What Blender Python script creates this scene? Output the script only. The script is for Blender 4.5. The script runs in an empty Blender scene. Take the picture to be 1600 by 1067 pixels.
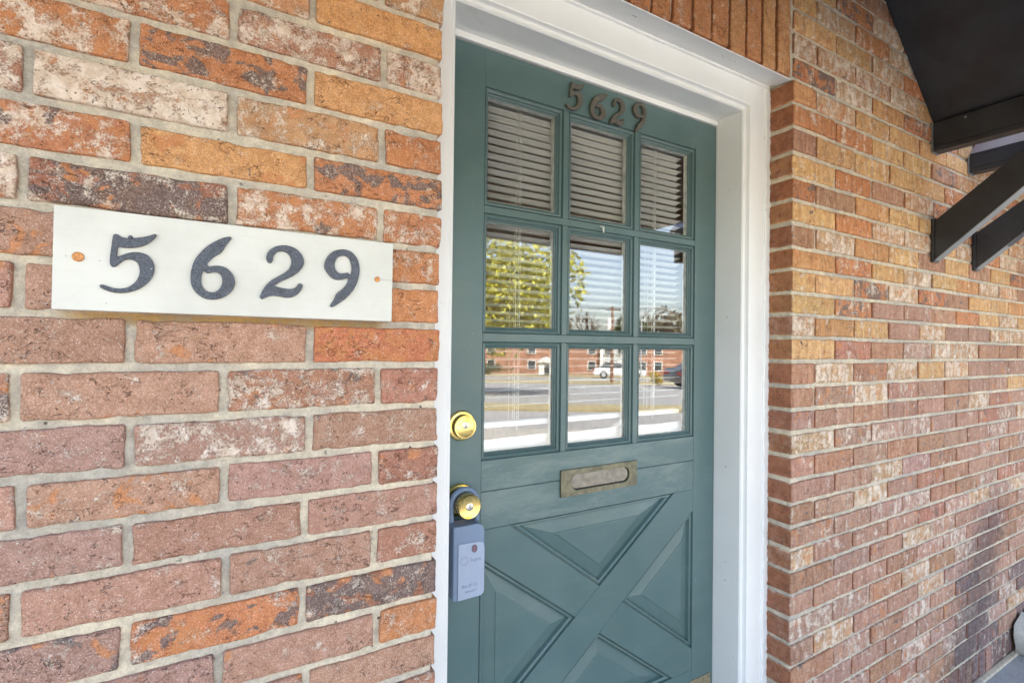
import bpy, bmesh, math, random
import numpy as np
from mathutils import Vector, Matrix, noise as mnoise
random.seed(11)
R = math.radians
SC = bpy.context.scene
COL = SC.collection

# ---------------------------------------------------------------- camera
cam_d = bpy.data.cameras.new('camera'); cam = bpy.data.objects.new('camera', cam_d); COL.objects.link(cam)
YAW, PIT, ROL = R(60.4265), R(0.5052), R(0.6757)
Fv = Vector((math.cos(YAW)*math.cos(PIT), math.sin(YAW)*math.cos(PIT), math.sin(PIT)))
R0 = Vector((math.sin(YAW), -math.cos(YAW), 0)); U0 = R0.cross(Fv)
Rv = math.cos(ROL)*R0 + math.sin(ROL)*U0; Uv = -math.sin(ROL)*R0 + math.cos(ROL)*U0
CAM = Vector((-0.32277, -0.83270, 0.03579))
mw = Matrix(((Rv.x, Uv.x, -Fv.x, CAM.x), (Rv.y, Uv.y, -Fv.y, CAM.y), (Rv.z, Uv.z, -Fv.z, CAM.z), (0, 0, 0, 1)))
cam.matrix_world = mw
cam_d.sensor_width = 36.0; cam_d.lens = 17.3134; cam_d.clip_start = 0.02; cam_d.clip_end = 2000
SC.camera = cam

# ---------------------------------------------------------------- world, sun, exposure
SUN_EL, SUN_AZ = R(50), R(112)        # azimuth measured from +x towards +y : the sun stands behind the house
sdir = Vector((math.cos(SUN_EL)*math.cos(SUN_AZ), math.cos(SUN_EL)*math.sin(SUN_AZ), math.sin(SUN_EL)))
W = bpy.data.worlds.new('World'); SC.world = W; W.use_nodes = True
nt = W.node_tree; nt.nodes.clear()
sky = nt.nodes.new('ShaderNodeTexSky'); sky.sky_type = 'NISHITA'; sky.sun_disc = False
sky.sun_elevation = SUN_EL; sky.sun_rotation = math.pi/2 - SUN_AZ
sky.air_density = 1.0; sky.dust_density = 2.0; sky.ozone_density = 1.0
hs = nt.nodes.new('ShaderNodeHueSaturation'); hs.inputs['Saturation'].default_value = 0.78
bg = nt.nodes.new('ShaderNodeBackground'); bg.inputs['Strength'].default_value = 0.15
wo = nt.nodes.new('ShaderNodeOutputWorld')
nt.links.new(sky.outputs[0], hs.inputs['Color']); nt.links.new(hs.outputs[0], bg.inputs['Color']); nt.links.new(bg.outputs[0], wo.inputs['Surface'])
sl = bpy.data.lights.new('sun', 'SUN'); sl.energy = 4.0; sl.angle = R(0.53); sl.color = (1.0, 0.95, 0.86)
so = bpy.data.objects.new('sun', sl); COL.objects.link(so); so.location = (0, 0, 30)
so.rotation_euler = (-sdir).to_track_quat('-Z', 'Y').to_euler()
SC.view_settings.view_transform = 'Standard'; SC.view_settings.look = 'None'
SC.view_settings.gamma = 1.0; SC.view_settings.use_curve_mapping = False
SC.view_settings.exposure = 2.62
SC.render.engine = 'CYCLES'
SC.cycles.max_bounces = 8; SC.cycles.diffuse_bounces = 5; SC.cycles.glossy_bounces = 5
SC.cycles.transparent_max_bounces = 16; SC.cycles.caustics_reflective = False; SC.cycles.caustics_refractive = False
SC.cycles.use_denoising = True

GZ = -1.34          # ground height (the origin of the scene is at eye height on the left edge of the door opening)
WD = 1.076          # width of the door opening

# ---------------------------------------------------------------- object helpers
def tag(o, label=None, cat=None, group=None, kind=None):
    if label: o['label'] = label
    if cat: o['category'] = cat
    if group: o['group'] = group
    if kind: o['kind'] = kind
    return o
def thing(name, label, cat, loc=(0, 0, 0), group=None):
    o = bpy.data.objects.new(name, None); COL.objects.link(o); o.location = loc
    o.empty_display_size = .1
    return tag(o, label, cat, group)
def wloc(o):
    v = Vector((0, 0, 0))
    while o is not None: v += o.location; o = o.parent
    return v
def link(name, me, m=None, parent=None, kind=None, label=None):
    """me in world coordinates; the object's origin is moved to the mesh's middle, under its parent."""
    o = bpy.data.objects.new(name, me); COL.objects.link(o)
    n = len(me.vertices); co = np.empty(n*3, np.float32); me.vertices.foreach_get('co', co); co = co.reshape(-1, 3)
    c = (co.min(0) + co.max(0))/2; me.vertices.foreach_set('co', (co - c).ravel())
    if parent is not None: o.parent = parent; o.location = Vector(c.tolist()) - wloc(parent)
    else: o.location = c.tolist()
    if m is not None:
        me.materials.clear()
        for x in (m if isinstance(m, (list, tuple)) else [m]): me.materials.append(x)
    if kind: o['kind'] = kind
    if label: o['label'] = label
    return o
def mesh(v, f, smooth=False, name='m'):
    me = bpy.data.meshes.new(name); me.from_pydata([tuple(map(float, p)) for p in v], [], [tuple(int(i) for i in q) for q in f]); me.update()
    if smooth: me.shade_smooth()
    return me
def copy_tree(o, parent=None):
    c = o.copy(); COL.objects.link(c); c.parent = parent
    for ch in list(o.children): copy_tree(ch, c)
    return c
class MB:
    def __init__(s): s.v = []; s.f = []
    def add(s, v, f):
        k = len(s.v); s.v += [tuple(p) for p in v]; s.f += [tuple(i+k for i in q) for q in f]; return s
    def box(s, x0, x1, y0, y1, z0, z1):
        return s.add([(x0,y0,z0),(x1,y0,z0),(x1,y1,z0),(x0,y1,z0),(x0,y0,z1),(x1,y0,z1),(x1,y1,z1),(x0,y1,z1)],
                     [(0,3,2,1),(4,5,6,7),(0,1,5,4),(1,2,6,5),(2,3,7,6),(3,0,4,7)])
    def tube(s, a, b, r0, r1=None, n=8, cap=True):
        r1 = r0 if r1 is None else r1; a = Vector(a); b = Vector(b); d = (b-a).normalized()
        u = d.orthogonal().normalized(); w = d.cross(u); v = []
        for p, r in ((a, r0), (b, r1)):
            for i in range(n):
                t = 2*math.pi*i/n; v.append(p + r*(math.cos(t)*u + math.sin(t)*w))
        f = [(i, (i+1) % n, n+(i+1) % n, n+i) for i in range(n)]
        if cap: f += [tuple(range(n-1, -1, -1)), tuple(range(n, 2*n))]
        return s.add(v, f)
    def me(s, smooth=False): return mesh(s.v, s.f, smooth)
    def obj(s, name, m, parent=None, kind=None, label=None, smooth=False, bev=0, seg=2):
        me = s.me(smooth)
        if bev: me = bevel(me, bev, seg)
        return link(name, me, m, parent, kind, label)
def bevel(me, w, seg=2, ang=30):
    bm = bmesh.new(); bm.from_mesh(me); bmesh.ops.remove_doubles(bm, verts=bm.verts, dist=1e-6)
    bmesh.ops.recalc_face_normals(bm, faces=bm.faces)
    ed = [e for e in bm.edges if len(e.link_faces) == 2 and e.calc_face_angle(0) > R(ang)]
    bmesh.ops.bevel(bm, geom=ed, offset=w, segments=seg, affect='EDGES', profile=.5, clamp_overlap=True)
    bm.to_mesh(me); bm.free(); me.update(); return me
def box(name, x0, x1, y0, y1, z0, z1, m, parent=None, bev=0, **k):
    return MB().box(x0, x1, y0, y1, z0, z1).obj(name, m, parent, bev=bev, **k)
def prism(poly, y0, y1):
    """poly: (x,z) list, extruded along y from y0 (front) to y1."""
    n = len(poly); v = [(x, y0, z) for x, z in poly] + [(x, y1, z) for x, z in poly]
    a = sum(poly[i][0]*poly[(i+1) % n][1]-poly[(i+1) % n][0]*poly[i][1] for i in range(n))
    f = [tuple(range(n)), tuple(range(2*n-1, n-1, -1))] + [(i, n+i, n+(i+1) % n, (i+1) % n) for i in range(n)]
    if a < 0: f = [tuple(reversed(q)) for q in f]
    return mesh(v, f)
def inset(poly, d):
    n = len(poly); a = sum(poly[i][0]*poly[(i+1) % n][1]-poly[(i+1) % n][0]*poly[i][1] for i in range(n)); s = 1 if a > 0 else -1
    L = []
    for i in range(n):
        p, q = Vector(poly[i]), Vector(poly[(i+1) % n]); e = (q-p).normalized(); nrm = Vector((-e.y, e.x))*s
        L.append((p+nrm*d, e))
    out = []
    for i in range(n):
        p, e = L[i-1]; q, g = L[i]
        cr = e.x*g.y-e.y*g.x; t = ((q-p).x*g.y-(q-p).y*g.x)/cr; out.append(tuple(p+e*t))
    return out
def rings(poly, prof, fill=False, y=0.0):
    """nested insets of poly; prof = [(inset, depth)...]"""
    v = []; f = []; n = len(poly)
    for d, dep in prof:
        v += [(x, y+dep, z) for x, z in inset(poly, d)]
    for k in range(len(prof)-1):
        for i in range(n): f.append((k*n+i, k*n+(i+1) % n, (k+1)*n+(i+1) % n, (k+1)*n+i))
    if fill: f.append(tuple((len(prof)-1)*n+i for i in range(n)))
    me = mesh(v, f); bm = bmesh.new(); bm.from_mesh(me); bmesh.ops.recalc_face_normals(bm, faces=bm.faces)
    if sum(q.normal.y*q.calc_area() for q in bm.faces) > 0: bmesh.ops.reverse_faces(bm, faces=bm.faces)
    bm.to_mesh(me); bm.free(); return me
def lathe(prof, c, axis=Vector((0, -1, 0)), n=32, up=Vector((0, 0, 1))):
    """prof: (r, t) with t along axis from c"""
    u = axis.cross(up).normalized(); v = []; f = []
    for r, t in prof:
        for i in range(n):
            a = 2*math.pi*i/n; v.append(Vector(c)+axis*t+r*(math.cos(a)*u+math.sin(a)*up))
    for k in range(len(prof)-1):
        for i in range(n): f.append((k*n+i, k*n+(i+1) % n, (k+1)*n+(i+1) % n, (k+1)*n+i))
    f.append(tuple(range(n))); f.append(tuple((len(prof)-1)*n+i for i in range(n-1, -1, -1)))
    me = mesh(v, f); bm = bmesh.new(); bm.from_mesh(me); bmesh.ops.recalc_face_normals(bm, faces=bm.faces); bm.to_mesh(me); bm.free()
    for p in me.polygons: p.use_smooth = True
    me.set_sharp_from_angle(angle=R(35)); return me
def curve_mesh(loops, ext, bev=0.0, xf=lambda p: p):
    """filled outline(s) in the (x,z) plane, thickness 2*ext+2*bev, front towards -y, centred at y=0"""
    cu = bpy.data.curves.new('c', 'CURVE'); cu.dimensions = '2D'; cu.fill_mode = 'BOTH'; cu.extrude = ext; cu.bevel_depth = bev; cu.bevel_resolution = 2; cu.offset = -bev*.5
    for L in loops:
        sp = cu.splines.new('POLY'); sp.points.add(len(L)-1)
        for i, p in enumerate(L): sp.points[i].co = (p[0], p[1], 0, 1)
        sp.use_cyclic_u = True
    ob = bpy.data.objects.new('c', cu); COL.objects.link(ob)
    dg = bpy.context.evaluated_depsgraph_get(); me = bpy.data.meshes.new_from_object(ob.evaluated_get(dg))
    bpy.data.objects.remove(ob); bpy.data.curves.remove(cu)
    me.transform(Matrix(((1, 0, 0, 0), (0, 0, -1, 0), (0, 1, 0, 0), (0, 0, 0, 1))))
    return me
def text_mesh(s, size, ext=0.0002, align='CENTER', shear=0.0):
    cu = bpy.data.curves.new('t', 'FONT'); cu.body = s; cu.size = size; cu.extrude = ext; cu.align_x = align; cu.shear = shear
    ob = bpy.data.objects.new('t', cu); COL.objects.link(ob)
    dg = bpy.context.evaluated_depsgraph_get(); me = bpy.data.meshes.new_from_object(ob.evaluated_get(dg))
    bpy.data.objects.remove(ob); bpy.data.curves.remove(cu)
    me.transform(Matrix(((1, 0, 0, 0), (0, 0, -1, 0), (0, 1, 0, 0), (0, 0, 0, 1))))
    return me
def smooth_loop(L, it=1):
    for _ in range(it):
        o = []
        n = len(L)
        for i in range(n):
            p, q = L[i], L[(i+1) % n]
            o += [(p[0]*.75+q[0]*.25, p[1]*.75+q[1]*.25), (p[0]*.25+q[0]*.75, p[1]*.25+q[1]*.75)]
        L = o
    return L

# ---------------------------------------------------------------- materials
class NT:
    def __init__(s, name):
        s.m = bpy.data.materials.new(name); s.m.use_nodes = True; s.t = s.m.node_tree; s.t.nodes.clear()
        s.o = s.n('ShaderNodeOutputMaterial')
    def n(s, t, **k):
        x = s.t.nodes.new(t)
        for a, b in k.items(): setattr(x, a, b)
        return x
    def put(s, sock, v):
        if v is None: return
        if hasattr(v, 'is_output') or isinstance(v, bpy.types.NodeSocket): s.t.links.new(v, sock)
        else:
            if isinstance(v, (tuple, list)) and len(v) == 3 and sock.type == 'RGBA': v = (*v, 1)
            sock.default_value = v
    def pos(s): return s.n('ShaderNodeNewGeometry').outputs['Position']
    def obj(s): return s.n('ShaderNodeTexCoord').outputs['Object']
    def scale(s, v, sc, loc=(0, 0, 0)):
        m = s.n('ShaderNodeMapping'); s.put(m.inputs['Vector'], v); m.inputs['Scale'].default_value = sc; m.inputs['Location'].default_value = loc; return m.outputs[0]
    def noise(s, v, sc, det=3, ro=.5, dist=0, w=None):
        x = s.n('ShaderNodeTexNoise'); s.put(x.inputs['Vector'], v)
        x.inputs['Scale'].default_value = sc; x.inputs['Detail'].default_value = det; x.inputs['Roughness'].default_value = ro; x.inputs['Distortion'].default_value = dist
        if w is not None: x.noise_dimensions = '4D'; s.put(x.inputs['W'], w)
        return x.outputs['Fac']
    def vor(s, v, sc, feat='F1', out='Distance'):
        x = s.n('ShaderNodeTexVoronoi', feature=feat); s.put(x.inputs['Vector'], v); x.inputs['Scale'].default_value = sc; return x.outputs[out]
    def step(s, v, a, b, lo=0., hi=1.):
        x = s.n('ShaderNodeMapRange', interpolation_type='SMOOTHSTEP'); s.put(x.inputs[0], v)
        s.put(x.inputs[1], a); s.put(x.inputs[2], b); x.inputs[3].default_value = lo; x.inputs[4].default_value = hi; return x.outputs[0]
    def math(s, op, a, b=None, clamp=False):
        x = s.n('ShaderNodeMath', operation=op, use_clamp=clamp); s.put(x.inputs[0], a); s.put(x.inputs[1], b); return x.outputs[0]
    def mix(s, f, a, b, mode='MIX'):
        x = s.n('ShaderNodeMix', data_type='RGBA', blend_type=mode); s.put(x.inputs[0], f); s.put(x.inputs[6], a); s.put(x.inputs[7], b); return x.outputs[2]
    def bump(s, h, st=.3, d=.001, nrm=None):
        x = s.n('ShaderNodeBump'); s.put(x.inputs['Height'], h); x.inputs['Strength'].default_value = st; x.inputs['Distance'].default_value = d; s.put(x.inputs['Normal'], nrm); return x.outputs[0]
    def attr(s, name, t='GEOMETRY'):
        x = s.n('ShaderNodeAttribute', attribute_name=name, attribute_type=t); return x
    def bsdf(s, col, rough=.5, metal=0., nrm=None, spec=None, coat=0.):
        x = s.n('ShaderNodeBsdfPrincipled'); s.put(x.inputs['Base Color'], col); s.put(x.inputs['Roughness'], rough); s.put(x.inputs['Metallic'], metal)
        s.put(x.inputs['Normal'], nrm)
        if spec is not None: s.put(x.inputs['Specular IOR Level'], spec)
        if coat: x.inputs['Coat Weight'].default_value = coat
        s.t.links.new(x.outputs[0], s.o.inputs['Surface']); return x
def simple(name, col, rough=.6, metal=0., var=.12, sc=8., bump=0., bsc=60., coat=0., spec=None):
    t = NT(name); p = t.pos(); n = t.noise(p, sc, 4, .6)
    c = t.mix(t.step(n, .3, .7), tuple(x*(1-var) for x in col), tuple(min(1, x*(1+var)) for x in col))
    nr = t.bump(t.noise(p, bsc, 4, .6), bump, .002) if bump else None
    t.bsdf(c, rough, metal, nr, spec, coat); return t.m

def brick_material():
    t = NT('weathered_brick'); p = t.pos()
    col = t.attr('bcol').outputs['Color']; mx = t.attr('bmix'); sep = t.n('ShaderNodeSeparateColor'); t.put(sep.inputs[0], mx.outputs['Color'])
    wht, drk, org = sep.outputs[0], sep.outputs[1], sep.outputs[2]; side = mx.outputs['Alpha']
    seed = t.attr('bseed').outputs['Fac']
    big = t.noise(p, 22, 3, .55, .6, w=seed); med = t.noise(p, 60, 5, .65, .3, w=seed); fine = t.noise(p, 420, 4, .7, w=seed); grain = t.noise(p, 1100, 2, .7, w=seed)
    # base with mottling; the bricks of the far wall are bark-scored: upright bands of other tones
    sx = t.n('ShaderNodeSeparateXYZ'); t.put(sx.inputs[0], p); farw = t.step(sx.outputs[0], .98, 1.0)
    band = t.noise(t.scale(p, (34, 34, 5)), 1., 3, .6, .2, w=seed); band2 = t.noise(t.scale(p, (52, 52, 9), (3, 3, 3)), 1., 3, .65, .3, w=seed)
    c = t.mix(t.step(med, .35, .68), t.mix(1.0, col, (.72, .66, .62), 'MULTIPLY'), col)
    c = t.mix(t.math('MULTIPLY', t.step(fine, .46, .60), .60), c, t.mix(1.0, col, (1.38, 1.42, 1.50), 'MULTIPLY'))
    c = t.mix(t.math('MULTIPLY', t.step(t.noise(p, 700, 3, .7, w=seed), .52, .60), .50), c, t.mix(1.0, col, (.45, .38, .36), 'MULTIPLY'))
    c = t.mix(t.math('MULTIPLY', farw, t.step(band, .36, .60, .0, .85)), c, t.mix(t.step(band2, .40, .60), t.mix(1.0, c, (.80, .70, .68), 'MULTIPLY'), t.mix(1.0, c, (1.22, 1.30, 1.34), 'MULTIPLY')))
    # brighter orange chipped patches
    b2 = t.noise(t.scale(p, (1, 1, 1), (7, 3, 5)), 24, 3, .5, 1.2, w=seed); b2 = t.math('ADD', b2, t.math('MULTIPLY', farw, t.math('MULTIPLY', t.math('SUBTRACT', band2, .5), .7)))
    om = t.math('MULTIPLY', t.step(t.math('ADD', t.math('ADD', b2, t.math('MULTIPLY', t.math('SUBTRACT', fine, .5), .2)), t.math('MULTIPLY', org, .40)), .69, .74), .8)
    c = t.mix(om, c, t.mix(t.step(fine, .35, .65), (.43, .165, .066), (.54, .235, .10)))
    # dark flashed patches
    b3 = t.noise(t.scale(p, (1, 1, 1.3), (2, 9, 1)), 26, 5, .58, .8, w=seed)
    dm = t.step(t.math('ADD', b3, t.math('MULTIPLY', drk, .40)), .66, .70)
    c = t.mix(t.math('MULTIPLY', dm, .85), c, t.mix(t.step(fine, .42, .6), (.10, .075, .068), (.21, .165, .15)))
    # white lime crust
    b4 = t.noise(p, 34, 9, .74, .35, w=seed)
    crust = t.math('ADD', t.math('ADD', b4, t.math('MULTIPLY', wht, .26)), t.math('MULTIPLY', farw, t.math('MULTIPLY', t.math('SUBTRACT', band, .5), .45)))
    crust = t.math('ADD', crust, t.math('MULTIPLY', t.math('SUBTRACT', fine, .5), .45))
    wm = t.step(crust, .58, .70)
    c = t.mix(t.math('MULTIPLY', wm, .78), c, t.mix(t.step(med, .4, .6), (.62, .50, .39), (.78, .68, .58)))
    # thin cracks and a soot stain low on the far wall
    ck = t.math('ABSOLUTE', t.math('SUBTRACT', t.noise(t.scale(p, (1, 1, 1.5)), 30, 4, .6, .8, w=seed), .5))
    ckm = t.math('MULTIPLY', t.step(ck, .010, .003), t.step(big, .50, .56)); c = t.mix(t.math('MULTIPLY', ckm, .75), c, (.07, .035, .025))
    so = t.n('ShaderNodeSeparateXYZ'); t.put(so.inputs[0], p)
    ax = t.math('SUBTRACT', so.outputs[0], t.math('ADD', 2.46, t.math('MULTIPLY', t.math('ADD', so.outputs[2], .85), .55)))
    sm = t.math('MULTIPLY', t.step(t.math('ADD', t.math('ABSOLUTE', ax), t.math('MULTIPLY', t.math('SUBTRACT', med, .5), .35)), .27, .05), t.step(so.outputs[2], -.50, -.74))
    c = t.mix(t.math('MULTIPLY', sm, .68), c, (.085, .065, .07))
    # sand specks
    sp = t.step(t.vor(p, 300), .22, .12)
    c = t.mix(t.math('MULTIPLY', t.math('MULTIPLY', sp, t.step(med, .40, .55)), .80), c, (.76, .66, .58))
    pit = t.step(t.vor(p, 120), .17, .09)
    pm = t.math('MULTIPLY', pit, t.step(t.noise(p, 40, 2), .47, .55))
    c = t.mix(t.math('MULTIPLY', pm, .7), c, (.08, .045, .035))
    # cut end faces are plainer
    c = t.mix(t.math('MULTIPLY', side, .8), c, t.mix(t.step(med, .3, .7), (.20, .072, .036), (.33, .125, .065)))
    h = t.math('ADD', t.math('MULTIPLY', fine, .8), t.math('ADD', t.math('MULTIPLY', med, 1.1), t.math('MULTIPLY', wm, .35)))
    h = t.math('SUBTRACT', h, t.math('ADD', t.math('MULTIPLY', om, .5), t.math('ADD', pm, ckm)))
    cr = t.vor(t.scale(p, (1, 1, 1.6)), 38, 'DISTANCE_TO_EDGE'); crm = t.math('MULTIPLY', t.step(cr, .03, .0), t.step(big, .5, .56))
    c = t.mix(t.math('MULTIPLY', crm, .0), c, (.1, .05, .04))
    nr = t.bump(h, .75, .0026)
    t.bsdf(c, .88, 0, nr, .25); return t.m
def mortar_material():
    t = NT('sandy_mortar'); p = t.pos()
    n = t.noise(p, 4, 5, .65); f = t.noise(p, 380, 4, .75); g = t.noise(p, 60, 6, .7)
    c = t.mix(t.step(n, .35, .65), (.50, .46, .39), (.71, .62, .47))
    c = t.mix(t.step(g, .35, .7), t.mix(1.0, c, (.72, .71, .72), 'MULTIPLY'), c)
    c = t.mix(t.math('MULTIPLY', t.step(f, .45, .62), .45), c, t.mix(1.0, c, (.62, .60, .60), 'MULTIPLY'))
    d = t.math('MULTIPLY', t.step(t.noise(p, 45, 5, .7, .4), .64, .72), t.step(t.noise(p, 5, 2), .48, .56))
    c = t.mix(t.math('MULTIPLY', d, .75), c, (.10, .10, .095))
    sx = t.n('ShaderNodeSeparateXYZ'); t.put(sx.inputs[0], p)
    st = t.math('MULTIPLY', t.math('MULTIPLY', t.step(sx.outputs[0], -.535, -.48), t.step(sx.outputs[0], -.085, -.12)), t.math('MULTIPLY', t.step(sx.outputs[2], .052, .064), t.step(sx.outputs[2], .080, .070)))
    c = t.mix(t.math('MULTIPLY', st, t.step(g, .25, .6, .45, 1.)), c, t.mix(1.0, c, (.74, .52, .26), 'MULTIPLY'))
    hol = t.math('MULTIPLY', t.step(t.vor(p, 48), .14, .09), t.step(t.noise(p, 14, 3), .56, .60)); c = t.mix(t.math('MULTIPLY', hol, .85), c, (.06, .055, .05))
    nr = t.bump(t.math('SUBTRACT', t.math('ADD', t.math('MULTIPLY', f, .8), g), hol), .8, .002)
    t.bsdf(c, .95, 0, nr, .1); return t.m
def paint_white(name='white_gloss_paint', wear=True, base=(.76, .755, .735)):
    t = NT(name); p = t.pos()
    n = t.noise(p, 5, 4, .6); c = t.mix(t.step(n, .3, .7), tuple(x*.94 for x in base), base)
    br = t.noise(t.scale(p, (260, 260, 7)), 1.0, 3, .6)
    sp = t.math('MULTIPLY', t.step(t.vor(p, 21), .035, .02), t.step(t.noise(p, 6, 2), .5, .55))
    c = t.mix(t.math('MULTIPLY', sp, .9), c, (.10, .09, .07))
    dirt = t.step(t.noise(p, 14, 7, .75, .5), .60, .75)
    c = t.mix(t.math('MULTIPLY', dirt, .26), c, (.45, .42, .36))
    nr = t.bump(t.math('ADD', t.math('MULTIPLY', br, .5), t.noise(p, 70, 4, .6)), .22, .0015)
    t.bsdf(c, .42, 0, nr); return t.m
def green_paint(name='green_door_paint', fd=.12):
    t = NT(name); p = t.pos()
    n = t.noise(p, 3.2, 4, .55); c = t.mix(t.step(n, .3, .7), (.072, .121, .116), (.086, .140, .139))
    fade = t.step(t.noise(t.scale(p, (1, 1, 3.5), (3, 0, 1)), 5, 7, .72, .3), .50-fd*.18, .72-fd*.12)
    c = t.mix(t.math('MULTIPLY', fade, fd), c, (.19, .235, .21))
    scr = t.math('MULTIPLY', t.step(t.noise(t.scale(p, (180, 180, 14), (0, 0, 0)), 1., 3, .6), .70, .76), t.step(t.noise(p, 18, 3), .55, .6))
    c = t.mix(t.math('MULTIPLY', scr, .35), c, (.35, .40, .38))
    dots = t.math('MULTIPLY', t.step(t.vor(p, 55), .06, .03), t.step(t.noise(p, 8, 2), .52, .56))
    c = t.mix(t.math('MULTIPLY', dots, .6), c, (.5, .55, .52))
    wood = t.noise(t.scale(p, (14, 14, 260)), 1., 4, .6)
    nr = t.bump(t.math('ADD', t.math('MULTIPLY', wood, .55+fd*1.6), t.noise(p, 110, 4, .6)), .20+fd*.3, .0012)
    t.bsdf(c, t.step(t.noise(p, 12, 4), .3, .7, .30, .48), 0, nr, .5); return t.m
def sign_paint():
    t = NT('sign_cream_paint'); p = t.pos(); o = p
    c = t.mix(t.step(t.noise(p, 12, 5, .6), .3, .7), (.55, .535, .475), (.62, .605, .545))
    gr = t.noise(t.scale(p, (9, 9, 320)), 1., 4, .65)
    c = t.mix(t.math('MULTIPLY', t.step(gr, .56, .72), .30), c, (.50, .48, .42))
    sm = t.math('MULTIPLY', t.step(t.noise(t.scale(p, (1, 1, 2.2)), 48, 5, .7), .68, .74), t.step(t.noise(p, 7, 2), .55, .6))
    c = t.mix(t.math('MULTIPLY', sm, .55), c, (.26, .25, .22))
    dt = t.math('MULTIPLY', t.step(t.vor(p, 60), .05, .03), t.step(t.noise(p, 11, 2), .58, .62))
    c = t.mix(dt, c, (.12, .10, .08))
    t.bsdf(c, .6, 0, t.bump(t.math('ADD', gr, t.noise(p, 160, 4, .6)), .3, .0008)); return t.m
def iron(name, col, spot=True):
    t = NT(name); p = t.pos(); f = t.noise(p, 520, 3, .7); n = t.noise(p, 70, 4, .6)
    c = t.mix(t.step(f, .38, .66), tuple(x*.60 for x in col), tuple(x*1.40 for x in col))
    c = t.mix(t.math('MULTIPLY', t.step(n, .58, .7), .5), c, tuple(x*1.9 for x in col))
    if spot:
        s = t.math('MULTIPLY', t.step(t.vor(p, 150), .10, .06), t.step(t.noise(p, 30, 2), .55, .6)); c = t.mix(s, c, (.7, .7, .68))
    t.bsdf(c, .62, .0, t.bump(t.math('ADD', f, n), .6, .0008)); return t.m
def slat_mat():
    t = NT('blind_slat_vinyl'); b = t.bsdf((.92, .91, .90), .45); tl = t.n('ShaderNodeBsdfTranslucent'); tl.inputs[0].default_value = (.9, .89, .86, 1); m = t.n('ShaderNodeMixShader'); m.inputs[0].default_value = .05
    t.t.links.new(b.outputs[0], m.inputs[1]); t.t.links.new(tl.outputs[0], m.inputs[2]); t.t.links.new(m.outputs[0], t.o.inputs['Surface']); return t.m
def glass_mat():
    t = NT('window_glass'); fr = t.n('ShaderNodeFresnel'); fr.inputs['IOR'].default_value = 2.1
    p = t.pos(); nr = t.bump(t.noise(p, 4, 1, .4), .02, .0015)
    bf = t.n('ShaderNodeNewGeometry').outputs['Backfacing']; fac = t.math('ADD', t.math('MULTIPLY', fr.outputs[0], t.math('SUBTRACT', 1.0, bf)), t.math('MULTIPLY', bf, .05))
    tr = t.n('ShaderNodeBsdfTransparent'); tr.inputs[0].default_value = (.99, .995, .99, 1)
    gl = t.n('ShaderNodeBsdfGlossy'); gl.inputs['Roughness'].default_value = 0.0; t.put(gl.inputs['Normal'], nr)
    mx = t.n('ShaderNodeMixShader'); t.put(mx.inputs[0], fac); t.t.links.new(tr.outputs[0], mx.inputs[1]); t.t.links.new(gl.outputs[0], mx.inputs[2])
    t.t.links.new(mx.outputs[0], t.o.inputs['Surface']); return t.m
def brass(name='polished_brass', col=(.80, .58, .20), rough=.22, tarn=.25):
    t = NT(name); p = t.pos(); n = t.noise(p, 90, 4, .65)
    c = t.mix(t.math('MULTIPLY', t.step(n, .48, .66), tarn), col, tuple(x*.35 for x in col))
    t.bsdf(c, t.step(n, .3, .7, rough*.7, rough*1.5), 1., t.bump(t.noise(p, 300, 3), .15, .0004)); return t.m
def concrete(name, a, b, sc=3., rough=.9):
    t = NT(name); p = t.pos(); n = t.noise(p, sc, 6, .65); f = t.noise(p, 220, 4, .7)
    c = t.mix(t.step(n, .3, .7), a, b); c = t.mix(t.math('MULTIPLY', t.step(f, .4, .65), .35), c, tuple(x*1.6 for x in b))
    t.bsdf(c, rough, 0, t.bump(t.math('ADD', f, n), .5, .003)); return t.m
def black_sheet(name='black_painted_metal', col=(.018, .020, .024), rough=.42, bsc=230):
    t = NT(name); p = t.pos(); n = t.noise(p, bsc, 3, .6); d = t.noise(p, 8, 5, .65)
    c = t.mix(t.step(d, .35, .7), col, tuple(x*1.7 for x in col))
    sp = t.math('MULTIPLY', t.step(t.vor(p, 26), .03, .018), t.step(t.noise(p, 4, 2), .5, .56)); c = t.mix(sp, c, (.5, .5, .48))
    t.bsdf(c, t.step(d, .3, .7, rough*.8, rough*1.2), 0, t.bump(n, .35, .0012), .5); return t.m
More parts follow.
